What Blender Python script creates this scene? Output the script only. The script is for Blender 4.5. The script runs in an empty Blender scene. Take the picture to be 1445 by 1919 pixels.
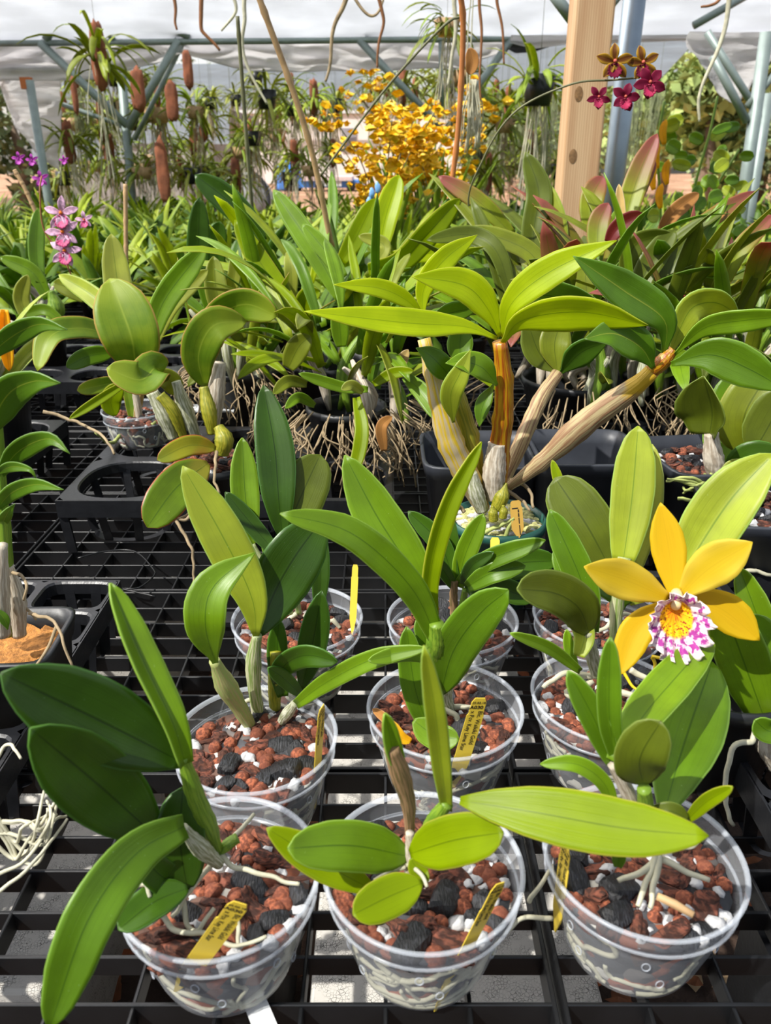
import bpy, math, random
from mathutils import Vector as V, Matrix, noise as mnoise
sc = bpy.context.scene
COL = sc.collection
# ---------------------------------------------------------------- camera, world, sun, exposure
CAMZ = 0.487
PITCH = math.radians(23.75)
F = 1500.0
CAM = V((0, 0, CAMZ))
cd = bpy.data.cameras.new('camera')
cam = bpy.data.objects.new('camera', cd)
COL.objects.link(cam)
cam.location = CAM
cam.rotation_euler = (math.pi/2-PITCH, 0, 0)
cd.sensor_fit = 'VERTICAL'
cd.sensor_height = 36
cd.sensor_width = 36
cd.lens = 36*F/1919
cd.clip_start = .02
cd.clip_end = 300
cd.dof.use_dof = True
cd.dof.focus_distance = .78
cd.dof.aperture_fstop = 12.0
sc.camera = cam
w = bpy.data.worlds.new('world')
sc.world = w
w.use_nodes = True
nt = w.node_tree
bg = nt.nodes['Background']
sky = nt.nodes.new('ShaderNodeTexSky')
sky.sky_type = 'NISHITA'
sky.sun_disc = False
sky.sun_elevation = math.radians(50)
sky.sun_rotation = math.radians(-60)
sky.air_density = 1.0
sky.dust_density = 4.0
hsw = nt.nodes.new('ShaderNodeHueSaturation')
hsw.inputs['Saturation'].default_value = .45
nt.links.new(sky.outputs[0], hsw.inputs['Color'])
nt.links.new(hsw.outputs[0], bg.inputs[0])
bg.inputs[1].default_value = 0.19
sd = bpy.data.lights.new('sun', 'SUN')
sd.energy = 4.3
sd.angle = math.radians(.7)
sd.color = (1, .965, .90)
so = bpy.data.objects.new('sun', sd)
COL.objects.link(so)
SUNDIR = V((.50, .40, -.77))
so.rotation_euler = SUNDIR.to_track_quat('-Z', 'Y').to_euler()
sc.view_settings.view_transform = 'Standard'
sc.view_settings.look = 'None'
sc.view_settings.gamma = 1
sc.view_settings.exposure = 0.35
sc.cycles.use_denoising = True
sc.cycles.max_bounces = 8
sc.cycles.transparent_max_bounces = 16
sc.cycles.caustics_reflective = False
sc.cycles.caustics_refractive = False

# ---------------------------------------------------------------- helpers
FW = V((0, math.cos(PITCH), -math.sin(PITCH)))
UP = V((0, math.sin(PITCH), math.cos(PITCH)))
def ray(px, py):
    return V((1, 0, 0))*((px-722.5)/F) + UP*((959.5-py)/F) + FW
def P(px, py, Y):                 # the point seen at a photo position at distance Y down the greenhouse
    d = ray(px, py)
    return CAM + d*(Y/d.y)
def Pz(px, py, z):
    d = ray(px, py)
    return CAM + d*((z-CAMZ)/d.z)
def zc(p):
    return (p-CAM).dot(FW)
def pxm(w_, p):                   # a photo width in metres at point p
    return w_*zc(p)/F

class MB:
    def __init__(s):
        s.v = []; s.f = []; s.uv = []; s.mi = []; s.cur = 0
    def face(s, idx, uvs=None):
        s.f.append(idx); s.uv.append(uvs); s.mi.append(s.cur)
    def box(s, c, h, M=None):
        n = len(s.v)
        for dz in (-1, 1):
            for dy in (-1, 1):
                for dx in (-1, 1):
                    p = V((dx*h[0], dy*h[1], dz*h[2]))
                    if M is not None: p = M @ p
                    s.v.append(V(c)+p)
        for q in ((0,2,3,1),(4,5,7,6),(0,1,5,4),(2,6,7,3),(0,4,6,2),(1,3,7,5)):
            s.face([n+i for i in q])
    def bar(s, a, b, w_, h_):      # box from a to b
        a = V(a); b = V(b); t = (b-a).normalized()
        u = V((0,0,1)) if abs(t.z) < .9 else V((0,1,0))
        x = t.cross(u).normalized(); z = x.cross(t)
        n = len(s.v)
        for p in (a, b):
            for dx, dz in ((-1,-1),(1,-1),(1,1),(-1,1)):
                s.v.append(p+x*dx*w_/2+z*dz*h_/2)
        s.face([n,n+3,n+2,n+1]); s.face([n+4,n+5,n+6,n+7])
        for i in range(4):
            j = (i+1) % 4
            s.face([n+i,n+j,n+4+j,n+4+i])
    def tube(s, pts, rad, seg=8, cap=True, lump=0):
        pts = [V(p) for p in pts]
        if not hasattr(rad, '__len__'): rad = [rad]*len(pts)
        n0 = len(s.v); N = len(pts)
        ref = None
        L = 0
        Ls = [0]
        for i in range(1, N):
            L += (pts[i]-pts[i-1]).length; Ls.append(L)
        for i in range(N):
            t = (pts[min(i+1, N-1)]-pts[max(i-1, 0)])
            if t.length < 1e-9: t = V((0,0,1))
            t.normalize()
            if ref is None: ref = V((1,0,0)) if abs(t.x) < .8 else V((0,1,0))
            x = (ref-t*ref.dot(t))
            if x.length < 1e-6: x = t.orthogonal()
            x.normalize(); y = t.cross(x); ref = x
            for k in range(seg):
                a = 2*math.pi*k/seg
                r = rad[i]*(1+lump*math.sin(3*a+i*1.7))
                s.v.append(pts[i]+x*math.cos(a)*r+y*math.sin(a)*r)
        for i in range(N-1):
            for k in range(seg):
                k2 = (k+1) % seg
                u0, u1 = k/seg, (k+1)/seg
                v0, v1 = Ls[i]/max(L, 1e-6), Ls[i+1]/max(L, 1e-6)
                s.face([n0+i*seg+k, n0+i*seg+k2, n0+(i+1)*seg+k2, n0+(i+1)*seg+k], [(u0,v0),(u1,v0),(u1,v1),(u0,v1)])
        if cap:
            s.face([n0+k for k in range(seg)][::-1]); s.face([n0+(N-1)*seg+k for k in range(seg)])
    def lathe(s, c, prof, seg=32, M=None):
        c = V(c); n0 = len(s.v)
        for r, z in prof:
            for k in range(seg):
                a = 2*math.pi*k/seg
                p = V((r*math.cos(a), r*math.sin(a), z))
                if M is not None: p = M @ p
                s.v.append(c+p)
        for i in range(len(prof)-1):
            for k in range(seg):
                k2 = (k+1) % seg
                s.face([n0+i*seg+k, n0+i*seg+k2, n0+(i+1)*seg+k2, n0+(i+1)*seg+k])
    def grid(s, pts, uvs=None):
        n0 = len(s.v); R = len(pts); Cc = len(pts[0])
        for r in pts:
            for p in r: s.v.append(V(p))
        for i in range(R-1):
            for j in range(Cc-1):
                uv = [(j/(Cc-1), i/(R-1)), ((j+1)/(Cc-1), i/(R-1)), ((j+1)/(Cc-1), (i+1)/(R-1)), (j/(Cc-1), (i+1)/(R-1))]
                s.face([n0+i*Cc+j, n0+i*Cc+j+1, n0+(i+1)*Cc+j+1, n0+(i+1)*Cc+j], uv)
    def shell(s, pts, nor, th):     # a grid sheet with thickness
        top = pts
        bot = [[V(p)-V(n)*th for p, n in zip(rp, rn)] for rp, rn in zip(pts, nor)]
        R = len(pts); Cc = len(pts[0])
        n0 = len(s.v)
        s.grid(top); n1 = len(s.v)
        for r in bot:
            for p in r: s.v.append(V(p))
        def uvf(i, j): return (j/(Cc-1), i/(R-1))
        for i in range(R-1):
            for j in range(Cc-1):
                q = [(i,j),(i+1,j),(i+1,j+1),(i,j+1)]
                s.face([n1+a*Cc+b for a, b in q], [uvf(a,b) for a, b in q])
        edge = [(0,j) for j in range(Cc)]+[(i,Cc-1) for i in range(1,R)]+[(R-1,j) for j in range(Cc-2,-1,-1)]+[(i,0) for i in range(R-2,0,-1)]
        for k in range(len(edge)):
            a = edge[k]; b = edge[(k+1) % len(edge)]
            s.face([n0+a[0]*Cc+a[1], n1+a[0]*Cc+a[1], n1+b[0]*Cc+b[1], n0+b[0]*Cc+b[1]], [uvf(*a), uvf(*a), uvf(*b), uvf(*b)])
    def ico(s, c, r, sub=1, sc_=(1,1,1), nz=0, M=None, seed=0, freq=1.5, facet=0):
        vs, fs = ICO[sub]
        n0 = len(s.v); c = V(c); off = V((seed*7.31, seed*3.17, seed*1.93))
        for p in vs:
            k = 1+nz*mnoise.noise(p*freq+off) if nz else 1
            q = V((p.x*sc_[0], p.y*sc_[1], p.z*sc_[2]))*r*k
            if facet:
                m = max(abs(q.x)/sc_[0], abs(q.y)/sc_[1], abs(q.z)/sc_[2])/r
                q = q*((1-facet)+facet*(.8/m))
            if M is not None: q = M @ q
            s.v.append(c+q)
        for f in fs: s.face([n0+i for i in f])
    def obj(s, name, mats, parent=None, smooth=True, origin=None):
        if origin is None:
            origin = V((0,0,0))
            q = parent
            while q is not None:
                origin = origin+q.location; q = q.parent
        me = bpy.data.meshes.new(name)
        me.from_pydata([tuple(p-origin) for p in s.v], [], s.f)
        if any(u for u in s.uv):
            ul = me.uv_layers.new(name='UVMap')
            d = []
            for u, f in zip(s.uv, s.f):
                d.extend([c for q in (u or [(0,0)]*len(f)) for c in q])
            ul.data.foreach_set('uv', d)
        if not isinstance(mats, (list, tuple)): mats = [mats]
        for m in mats: me.materials.append(m)
        if len(mats) > 1: me.polygons.foreach_set('material_index', s.mi)
        if smooth: me.polygons.foreach_set('use_smooth', [True]*len(me.polygons))
        me.update()
        o = bpy.data.objects.new(name, me)
        COL.objects.link(o)
        if parent is not None: o.parent = parent
        elif origin.length > 0: o.location = origin
        return o

def _ico():
    import bmesh
    out = {}
    for s_ in (1, 2, 3):
        b = bmesh.new(); bmesh.ops.create_icosphere(b, subdivisions=s_, radius=1)
        b.verts.ensure_lookup_table()
        out[s_] = ([v.co.copy() for v in b.verts], [[v.index for v in f.verts] for f in b.faces]); b.free()
    return out
ICO = _ico()

def tag(o, label=None, cat=None, group=None, kind=None):
    if label: o['label'] = label
    if cat: o['category'] = cat
    if group: o['group'] = group
    if kind: o['kind'] = kind
    return o
def thing(name, loc, label, cat, group=None):
    o = bpy.data.objects.new(name, None)
    COL.objects.link(o); o.location = V(loc); o.empty_display_size = .02
    return tag(o, label, cat, group)
def copy_tree(o, loc=None, rz=0, scale=1, label=None, group=None):
    c = o.copy(); COL.objects.link(c)
    if loc is not None: c.location = loc
    c.rotation_euler = (0, 0, rz); c.scale = (scale,)*3
    if label: c['label'] = label
    if group: c['group'] = group
    def rec(a, b):
        for ch in list(a.children):
            d = ch.copy(); COL.objects.link(d); d.parent = b; rec(ch, d)
    rec(o, c)
    return c

# ---------------------------------------------------------------- materials
def newmat(name):
    m = bpy.data.materials.new(name); m.use_nodes = True
    n = m.node_tree; return m, n, n.nodes, n.links, n.nodes['Principled BSDF']
def hexc(h):
    r = [int(h[i:i+2], 16)/255 for i in (0, 2, 4)]
    return tuple(((c/12.92) if c <= .04045 else ((c+.055)/1.055)**2.4) for c in r)+(1,)
def simple(name, col, rough=.6, nvar=.15, nscale=30, bump=0, metal=0, spec=.5, bscale=None, stretch=None):
    m, n, N, Lk, pb = newmat(name)
    tc = N.new('ShaderNodeTexCoord')
    src = tc.outputs['Object']
    if stretch:
        mp = N.new('ShaderNodeMapping'); mp.inputs['Scale'].default_value = stretch
        Lk.new(src, mp.inputs[0]); src = mp.outputs[0]
    no = N.new('ShaderNodeTexNoise'); no.inputs['Scale'].default_value = nscale; no.inputs['Detail'].default_value = 5
    Lk.new(src, no.inputs['Vector'])
    r = N.new('ShaderNodeValToRGB'); c = hexc(col) if isinstance(col, str) else col
    r.color_ramp.elements[0].position = .3; r.color_ramp.elements[1].position = .7
    r.color_ramp.elements[0].color = tuple(x*(1-nvar) for x in c[:3])+(1,)
    r.color_ramp.elements[1].color = tuple(min(1, x*(1+nvar)) for x in c[:3])+(1,)
    Lk.new(no.outputs[0], r.inputs[0]); Lk.new(r.outputs[0], pb.inputs['Base Color'])
    pb.inputs['Roughness'].default_value = rough; pb.inputs['Metallic'].default_value = metal
    pb.inputs['Specular IOR Level'].default_value = spec
    if bump:
        b = N.new('ShaderNodeBump'); b.inputs['Strength'].default_value = bump; b.inputs['Distance'].default_value = .002
        n2 = N.new('ShaderNodeTexNoise'); n2.inputs['Scale'].default_value = bscale or nscale*3; n2.inputs['Detail'].default_value = 6
        Lk.new(src, n2.inputs['Vector']); Lk.new(n2.outputs[0], b.inputs['Height']); Lk.new(b.outputs[0], pb.inputs['Normal'])
    return m
def mixc(N, Lk, fac, a, b):
    x = N.new('ShaderNodeMix'); x.data_type = 'RGBA'
    for s_, val in ((0, fac), (6, a), (7, b)):
        if hasattr(val, 'links'): Lk.new(val, x.inputs[s_])
        else: x.inputs[s_].default_value = val
    return x.outputs[2]
def maprange(N, Lk, v_, a, b, c=0, d=1, smooth=True):
    x = N.new('ShaderNodeMapRange')
    if smooth: x.interpolation_type = 'SMOOTHSTEP'
    Lk.new(v_, x.inputs[0])
    for i, q in enumerate((a, b, c, d)): x.inputs[i+1].default_value = q
    return x.outputs[0]
def math_(N, Lk, op, a, b=None):
    x = N.new('ShaderNodeMath'); x.operation = op
    for i, val in enumerate((a, b)):
        if val is None: continue
        if hasattr(val, 'links'): Lk.new(val, x.inputs[i])
        else: x.inputs[i].default_value = val
    return x.outputs[0]
def leafmat(name, base, rib=None, edge=None, tip=None, tipa=.6, rough=.38, trans=.28, veins=.5, blotch=None, spots=None, base2=None, yel=1.42, spec=.42):
    m, n, N, Lk, pb = newmat(name)
    hx = lambda h: (lambda q: (min(1, q[0]*yel), q[1], q[2]*.55, 1))(hexc(h))
    c = hx(base)
    rib = hx(rib) if rib else tuple(x*.6 for x in c[:3])+(1,)
    edge = hexc(edge) if edge else tuple(min(1, x*1.25+.01) for x in c[:3])+(1,)
    uv = N.new('ShaderNodeUVMap'); sp = N.new('ShaderNodeSeparateXYZ'); Lk.new(uv.outputs[0], sp.inputs[0])
    u = math_(N, Lk, 'ABSOLUTE', math_(N, Lk, 'SUBTRACT', sp.outputs[0], .5))
    tc = N.new('ShaderNodeTexCoord')
    no = N.new('ShaderNodeTexNoise'); no.inputs['Scale'].default_value = 28; no.inputs['Detail'].default_value = 4
    Lk.new(tc.outputs['Object'], no.inputs['Vector'])
    cb = hx(base2) if base2 else tuple(x*1.3 for x in c[:3])+(1,)
    col = mixc(N, Lk, maprange(N, Lk, no.outputs[0], .35, .68), c, cb)
    # parallel veins
    mp = N.new('ShaderNodeMapping'); mp.inputs['Scale'].default_value = (26, .8, 1); Lk.new(uv.outputs[0], mp.inputs[0])
    nv = N.new('ShaderNodeTexNoise'); nv.inputs['Scale'].default_value = 1.6; nv.inputs['Detail'].default_value = 2; Lk.new(mp.outputs[0], nv.inputs['Vector'])
    vm = maprange(N, Lk, nv.outputs[0], .45, .7, 0, .35*veins)
    col = mixc(N, Lk, vm, col, tuple(x*.6 for x in c[:3])+(1,))
    if blotch:
        nb = N.new('ShaderNodeTexNoise'); nb.inputs['Scale'].default_value = 9; Lk.new(tc.outputs['Object'], nb.inputs['Vector'])
        col = mixc(N, Lk, maprange(N, Lk, nb.outputs[0], .5, .62, 0, .8), col, hexc(blotch))
    if tip:
        col = mixc(N, Lk, maprange(N, Lk, sp.outputs[1], tipa, 1.0), col, hexc(tip))
    col = mixc(N, Lk, maprange(N, Lk, u, .0, .028, .8, 0), col, rib)
    col = mixc(N, Lk, maprange(N, Lk, u, .462, .49, 0, .8), col, edge)
    if spots:
        ns = N.new('ShaderNodeTexNoise'); ns.inputs['Scale'].default_value = 620; Lk.new(tc.outputs['Object'], ns.inputs['Vector'])
        col = mixc(N, Lk, maprange(N, Lk, ns.outputs[0], .74, .78, 0, .5), col, hexc(spots))
    Lk.new(col, pb.inputs['Base Color'])
    pb.inputs['Roughness'].default_value = rough; pb.inputs['Specular IOR Level'].default_value = spec
    bp = N.new('ShaderNodeBump'); bp.inputs['Strength'].default_value = .18; bp.inputs['Distance'].default_value = .001
    hh = math_(N, Lk, 'ADD', nv.outputs[0], no.outputs[0])
    Lk.new(hh, bp.inputs['Height']); Lk.new(bp.outputs[0], pb.inputs['Normal'])
    tr = N.new('ShaderNodeBsdfTranslucent'); hs = N.new('ShaderNodeHueSaturation')
    hs.inputs['Hue'].default_value = .485; hs.inputs['Saturation'].default_value = 1.1; hs.inputs['Value'].default_value = 2.0
    Lk.new(col, hs.inputs['Color']); Lk.new(hs.outputs[0], tr.inputs['Color'])
    mx = N.new('ShaderNodeMixShader'); mx.inputs[0].default_value = trans
    Lk.new(pb.outputs[0], mx.inputs[1]); Lk.new(tr.outputs[0], mx.inputs[2])
    Lk.new(mx.outputs[0], N['Material Output'].inputs['Surface'])
    return m
LM = dict(
 dark=leafmat('leaf_dark', '34601a', rib='1c3a0c', edge='5c8a3a', rough=.33, spots='8fae86'),
 deep=leafmat('leaf_deep', '2c531c', rib='16300e', edge='54803c', rough=.3, spots='8fae86'),
 mid=leafmat('leaf_mid', '4a7a1a', rib='2c560f', edge='86ab48', rough=.35, spots='9dbb7a'),
 green=leafmat('leaf_green', '58881a', rib='34620e', edge='96b84c', rough=.36, spots='a8c47a'),
 light=leafmat('leaf_light', '7a9c36', rib='527f1c', edge='9dbb5e', rough=.42, spots='b4ca86'),
 lime=leafmat('leaf_lime', '7c9204', rib='586e02', edge='a8a83c', rough=.36, trans=.32, base2='869c06', yel=1, spec=.22),
 bright=leafmat('leaf_bright_lime', '9cb00c', rib='6f8a06', edge='b6bc44', rough=.38, trans=.36, base2='a8ba14', veins=.7, yel=1, spec=.25),
 olive=leafmat('leaf_olive', '6c7e26', rib='4a5e14', edge='9a9c44', rough=.42, yel=1.15),
 shade=leafmat('leaf_olive_dark', '50641e', rib='364a10', edge='7f9240', rough=.42, yel=1.2),
 pale=leafmat('leaf_pale', '7f9c50', rib='5c8034', edge='a7b56c', rough=.45),
 catt=leafmat('leaf_broad_yellowish', '5f841f', rib='8fa84a', edge='b7934c', tip='93a42c', tipa=.55, rough=.45, base2='79952a', yel=1.1),
 redtip=leafmat('leaf_red_tipped', '7d8f2c', rib='5d6c1c', edge='a3703f', tip='97504a', tipa=.35, rough=.45, yel=1.1),
 red=leafmat('leaf_maroon', '5a2028', rib='4c1622', edge='8c4a4a', rough=.4),
 orange=leafmat('leaf_orange_green', '96962c', rib='6f7a22', edge='c1503a', tip='8f9a30', rough=.4, blotch='c07038', yel=1),
 yolive=leafmat('leaf_yellow_edged', '5d7c1c', rib='42641a', edge='c25a44', blotch='a29a30', rough=.36, yel=1.1),
 brown=leafmat('leaf_dead_brown', '9c6c46', rib='6e4628', edge='b98a62', rough=.75, trans=.15, yel=1),
 tan=leafmat('leaf_dead_tan', 'b59a7c', rib='8c7458', edge='cbb698', rough=.8, trans=.1, yel=1),
 yellow=leafmat('leaf_dead_yellow', 'd8b020', rib='b88412', edge='dfb440', rough=.5, yel=1),
 dend=leafmat('leaf_thin_green', '4a7c24', rib='86a852', edge='7ea055', rough=.36, spots='a9c294'),
 far=leafmat('leaf_far', '6b9432', rib='4c7420', edge='7a9a44', rough=.5),
 far2=leafmat('leaf_far_dark', '45702c', rib='305620', edge='567a44', rough=.5),
 far3=leafmat('leaf_far_yellow', '8ca234', rib='6a801e', edge='a8ac50', rough=.5, yel=1.1),
)
M = {}
M['black'] = simple('black_plastic', '1b1c1f', .36, .25, 60, bump=.15, spec=.5)
M['blackgrid'] = simple('black_grid_plastic', '161719', .42, .35, 25, bump=.12, spec=.45)
M['blackpot'] = simple('black_pot_plastic', '1e2023', .42, .25, 40, bump=.1)
M['greypot'] = simple('charcoal_pot_plastic', '35383f', .45, .2, 30, bump=.1)
M['greenpot'] = simple('green_pot_plastic', '1f4f45', .42, .15, 30)
M['steel'] = simple('galvanised_steel', '9aa7b0', .38, .12, 18, metal=.75)
M['steel2'] = simple('galvanised_steel_far', '8b9894', .5, .12, 18, metal=.4)
def chipmat(name, c0, c1, c2, fine, stretch, rough=.88, dist=.0012, coarse=75):
    m, n, N, Lk, pb = newmat(name)
    tc = N.new('ShaderNodeTexCoord')
    a = N.new('ShaderNodeTexNoise'); a.inputs['Scale'].default_value = coarse; a.inputs['Detail'].default_value = 1; Lk.new(tc.outputs['Object'], a.inputs['Vector'])
    mp = N.new('ShaderNodeMapping'); mp.inputs['Scale'].default_value = stretch; mp.inputs['Rotation'].default_value = (.5, .8, .6); Lk.new(tc.outputs['Object'], mp.inputs[0])
    b = N.new('ShaderNodeTexNoise'); b.inputs['Scale'].default_value = fine; b.inputs['Detail'].default_value = 5; Lk.new(mp.outputs[0], b.inputs['Vector'])
    c = mixc(N, Lk, maprange(N, Lk, a.outputs[0], .38, .62), hexc(c0), hexc(c1))
    c = mixc(N, Lk, maprange(N, Lk, b.outputs[0], .42, .62), hexc(c2), c)
    Lk.new(c, pb.inputs['Base Color']); pb.inputs['Roughness'].default_value = rough
    bp = N.new('ShaderNodeBump'); bp.inputs['Strength'].default_value = 1; bp.inputs['Distance'].default_value = dist
    Lk.new(b.outputs[0], bp.inputs['Height']); Lk.new(bp.outputs[0], pb.inputs['Normal'])
    return m
M['bark'] = chipmat('bark_chips', '7c4634', '56301f', '33190f', 170, (1, 1, 5))
M['char'] = chipmat('charcoal', '33353a', '1d1e21', '0d0d0f', 220, (5, 1, 1), .5)
M['clay'] = chipmat('clay_pebbles', 'a35c3e', '7c4630', '6a3826', 420, (1, 1, 1), .9, .0006)
M['perl'] = simple('perlite', 'bcbcbc', .9, .08, 90, bump=.9, bscale=260)
M['root'] = simple('orchid_root', 'bdb9a0', .7, .2, 60, bump=.3)
M['rootg'] = simple('green_root', 'a3ad62', .65, .2, 60, bump=.3)
M['rootdry'] = simple('dry_root', 'a08c6c', .8, .3, 60, bump=.3)
M['tag'] = simple('yellow_label_plastic', 'f4d648', .45, .04, 20)
def thin(m, f=.4):
    n = m.node_tree; pb = n.nodes['Principled BSDF']; tl = n.nodes.new('ShaderNodeBsdfTranslucent')
    n.links.new(pb.inputs['Base Color'].links[0].from_socket, tl.inputs[0]); mx = n.nodes.new('ShaderNodeMixShader'); mx.inputs[0].default_value = f
    n.links.new(pb.outputs[0], mx.inputs[1]); n.links.new(tl.outputs[0], mx.inputs[2]); n.links.new(mx.outputs[0], n.nodes['Material Output'].inputs['Surface'])
thin(M['tag'], .12)
M['tagold'] = simple('faded_label_plastic', 'c9a04a', .5, .08, 20)
M['ink'] = simple('black_ink', '141414', .6, 0, 10)
M['tagwhite'] = simple('white_label', 'e4e6e6', .5, .04, 20)
M['moss'] = simple('moss', 'a8a66c', .95, .5, 120, bump=1, bscale=300)
M['fiber'] = simple('coconut_fibre', 'b0783c', .95, .5, 150, bump=1, bscale=400)
M['ties'] = simple('yellow_tie', 'e8c81c', .4, .05, 20)
M['blacktie'] = simple('black_tie', '141516', .35, .05, 20)
M['stake'] = simple('bamboo_stake', 'b9976c', .6, .2, 60)
M['flowerstem'] = simple('flower_stalk', '8a5a34', .6, .2, 60)
M['wiregreen'] = simple('dull_green_stalk', '6c6c4c', .6, .2, 60)
def plastic_clear():
    m, n, N, Lk, pb = newmat('clear_pot_plastic')
    pb.inputs['Base Color'].default_value = (.66, .68, .72, 1); pb.inputs['Roughness'].default_value = .2
    tr = N.new('ShaderNodeBsdfTransparent'); tr.inputs[0].default_value = (.96, .97, .98, 1)
    lw = N.new('ShaderNodeLayerWeight'); lw.inputs[0].default_value = .35
    f = maprange(N, Lk, lw.outputs['Facing'], .0, 1, .09, .45, False)
    mx = N.new('ShaderNodeMixShader'); Lk.new(f, mx.inputs[0]); Lk.new(tr.outputs[0], mx.inputs[1]); Lk.new(pb.outputs[0], mx.inputs[2])
    Lk.new(mx.outputs[0], N['Material Output'].inputs['Surface'])
    return m
M['clear'] = plastic_clear()
def rim_clear():
    m, n, N, Lk, pb = newmat('milky_rim_plastic')
    pb.inputs['Base Color'].default_value = (.72, .77, .84, 1); pb.inputs['Roughness'].default_value = .22
    tr = N.new('ShaderNodeBsdfTransparent')
    mx = N.new('ShaderNodeMixShader'); mx.inputs[0].default_value = .29; Lk.new(tr.outputs[0], mx.inputs[1]); Lk.new(pb.outputs[0], mx.inputs[2])
    Lk.new(mx.outputs[0], N['Material Output'].inputs['Surface'])
    return m
M['rim'] = rim_clear()
def coremat():
    m, n, N, Lk, pb = newmat('packed_potting_mix')
    tc = N.new('ShaderNodeTexCoord')
    nz = N.new('ShaderNodeTexNoise'); nz.inputs['Scale'].default_value = 60; Lk.new(tc.outputs['Object'], nz.inputs['Vector'])
    mv = N.new('ShaderNodeMix'); mv.data_type = 'VECTOR'; mv.inputs[0].default_value = .006
    Lk.new(tc.outputs['Object'], mv.inputs[4]); Lk.new(nz.outputs['Color'], mv.inputs[5])
    vo = N.new('ShaderNodeTexVoronoi'); vo.inputs['Scale'].default_value = 80; Lk.new(mv.outputs[1], vo.inputs['Vector'])
    sp = N.new('ShaderNodeSeparateColor'); Lk.new(vo.outputs['Color'], sp.inputs[0])
    r = N.new('ShaderNodeValToRGB'); r.color_ramp.interpolation = 'CONSTANT'
    cols = [(0, '3c3d40'), (.2, '5e4438'), (.38, '4a4a4e'), (.5, '84492f'), (.66, '66605c'), (.76, 'a85e40'), (.84, 'cac6ba'), (.94, '2c2a2a')]
    r.color_ramp.elements[0].color = hexc(cols[0][1])
    r.color_ramp.elements[1].position = cols[1][0]; r.color_ramp.elements[1].color = hexc(cols[1][1])
    for p_, c_ in cols[2:]:
        e = r.color_ramp.elements.new(p_); e.color = hexc(c_)
    Lk.new(sp.outputs[0], r.inputs[0]); Lk.new(r.outputs[0], pb.inputs['Base Color'])
    pb.inputs['Roughness'].default_value = .8
    b = N.new('ShaderNodeBump'); b.invert = True; b.inputs['Strength'].default_value = 1; b.inputs['Distance'].default_value = .004
    Lk.new(vo.outputs['Distance'], b.inputs['Height']); Lk.new(b.outputs[0], pb.inputs['Normal'])
    return m
M['core'] = coremat()
def canemat(name, base, stripe, top=None, topa=.7, rough=.45):
    m, n, N, Lk, pb = newmat(name)
    uv = N.new('ShaderNodeUVMap'); mp = N.new('ShaderNodeMapping'); mp.inputs['Scale'].default_value = (16, 2.5, 1); Lk.new(uv.outputs[0], mp.inputs[0])
    no = N.new('ShaderNodeTexNoise'); no.inputs['Scale'].default_value = 1.5; no.inputs['Detail'].default_value = 5; Lk.new(mp.outputs[0], no.inputs['Vector'])
    col = mixc(N, Lk, maprange(N, Lk, no.outputs[0], .42, .6), hexc(base), hexc(stripe))
    if top:
        sp = N.new('ShaderNodeSeparateXYZ'); Lk.new(uv.outputs[0], sp.inputs[0])
        n3 = N.new('ShaderNodeTexNoise'); n3.inputs['Scale'].default_value = 5; Lk.new(uv.outputs[0], n3.inputs['Vector'])
        s_ = math_(N, Lk, 'ADD', sp.outputs[1], math_(N, Lk, 'MULTIPLY', n3.outputs[0], .3))
        col = mixc(N, Lk, maprange(N, Lk, s_, topa+.12, topa+.18), col, hexc(top))
    Lk.new(col, pb.inputs['Base Color']); pb.inputs['Roughness'].default_value = rough
    b = N.new('ShaderNodeBump'); b.inputs['Strength'].default_value = .6; b.inputs['Distance'].default_value = .002
    Lk.new(no.outputs[0], b.inputs['Height']); Lk.new(b.outputs[0], pb.inputs['Normal'])
    return m
CM = dict(
 green=canemat('bulb_green', '7c9a2a', '5f821e'),
 greengrey=canemat('bulb_green_papery', '7f9450', 'b8b892'),
 pale=canemat('bulb_pale', '97a85e', 'a9a26c'),
 papery=canemat('bulb_papery', 'a89a86', 'd0c6b4', rough=.7),
 silver=canemat('bulb_silver', '8c8f6c', 'c4c4ae', rough=.6),
 amber=canemat('cane_amber', 'b88a14', '9c4e12', rough=.3),
 ambergrey=canemat('cane_amber_papery', 'b9a884', 'c8a81c', rough=.5),
 striped=canemat('cane_tan_striped', 'b09c70', '846449', rough=.55),
 tanamber=canemat('cane_tan_amber_top', 'ab9a70', '8c6a4c', top='c09a1a', topa=.88, rough=.5),
 yolive=canemat('bulb_yellow_olive', 'a09a2a', '7f8420'),
 brown=canemat('bulb_brown_sheath', '9c7a58', '6a5a34', rough=.7),
)
# ---------------------------------------------------------------- leaves
def catmull(pts, n):
    pts = [V(p) for p in pts]
    if len(pts) == 2: pts = [pts[0], (pts[0]+pts[1])/2, pts[1]]
    q = [pts[0]*2-pts[1]]+pts+[pts[-1]*2-pts[-2]]
    out = []
    m = len(pts)-1
    for k in range(n):
        s_ = k/(n-1)*m; i = min(int(s_), m-1); t = s_-i
        a, b, c, d = q[i], q[i+1], q[i+2], q[i+3]
        out.append(.5*((2*b)+(c-a)*t+(2*a-5*b+4*c-d)*t*t+(3*b-3*c+d-a)*t**3))
    # even spacing
    L = [0]
    for i in range(1, n): L.append(L[-1]+(out[i]-out[i-1]).length)
    res = []; j = 0
    for k in range(n):
        tl = L[-1]*k/(n-1)
        while j < n-2 and L[j+1] < tl: j += 1
        d = L[j+1]-L[j]
        res.append(out[j].lerp(out[j+1], (tl-L[j])/d if d > 1e-9 else 0))
    return res
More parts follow.
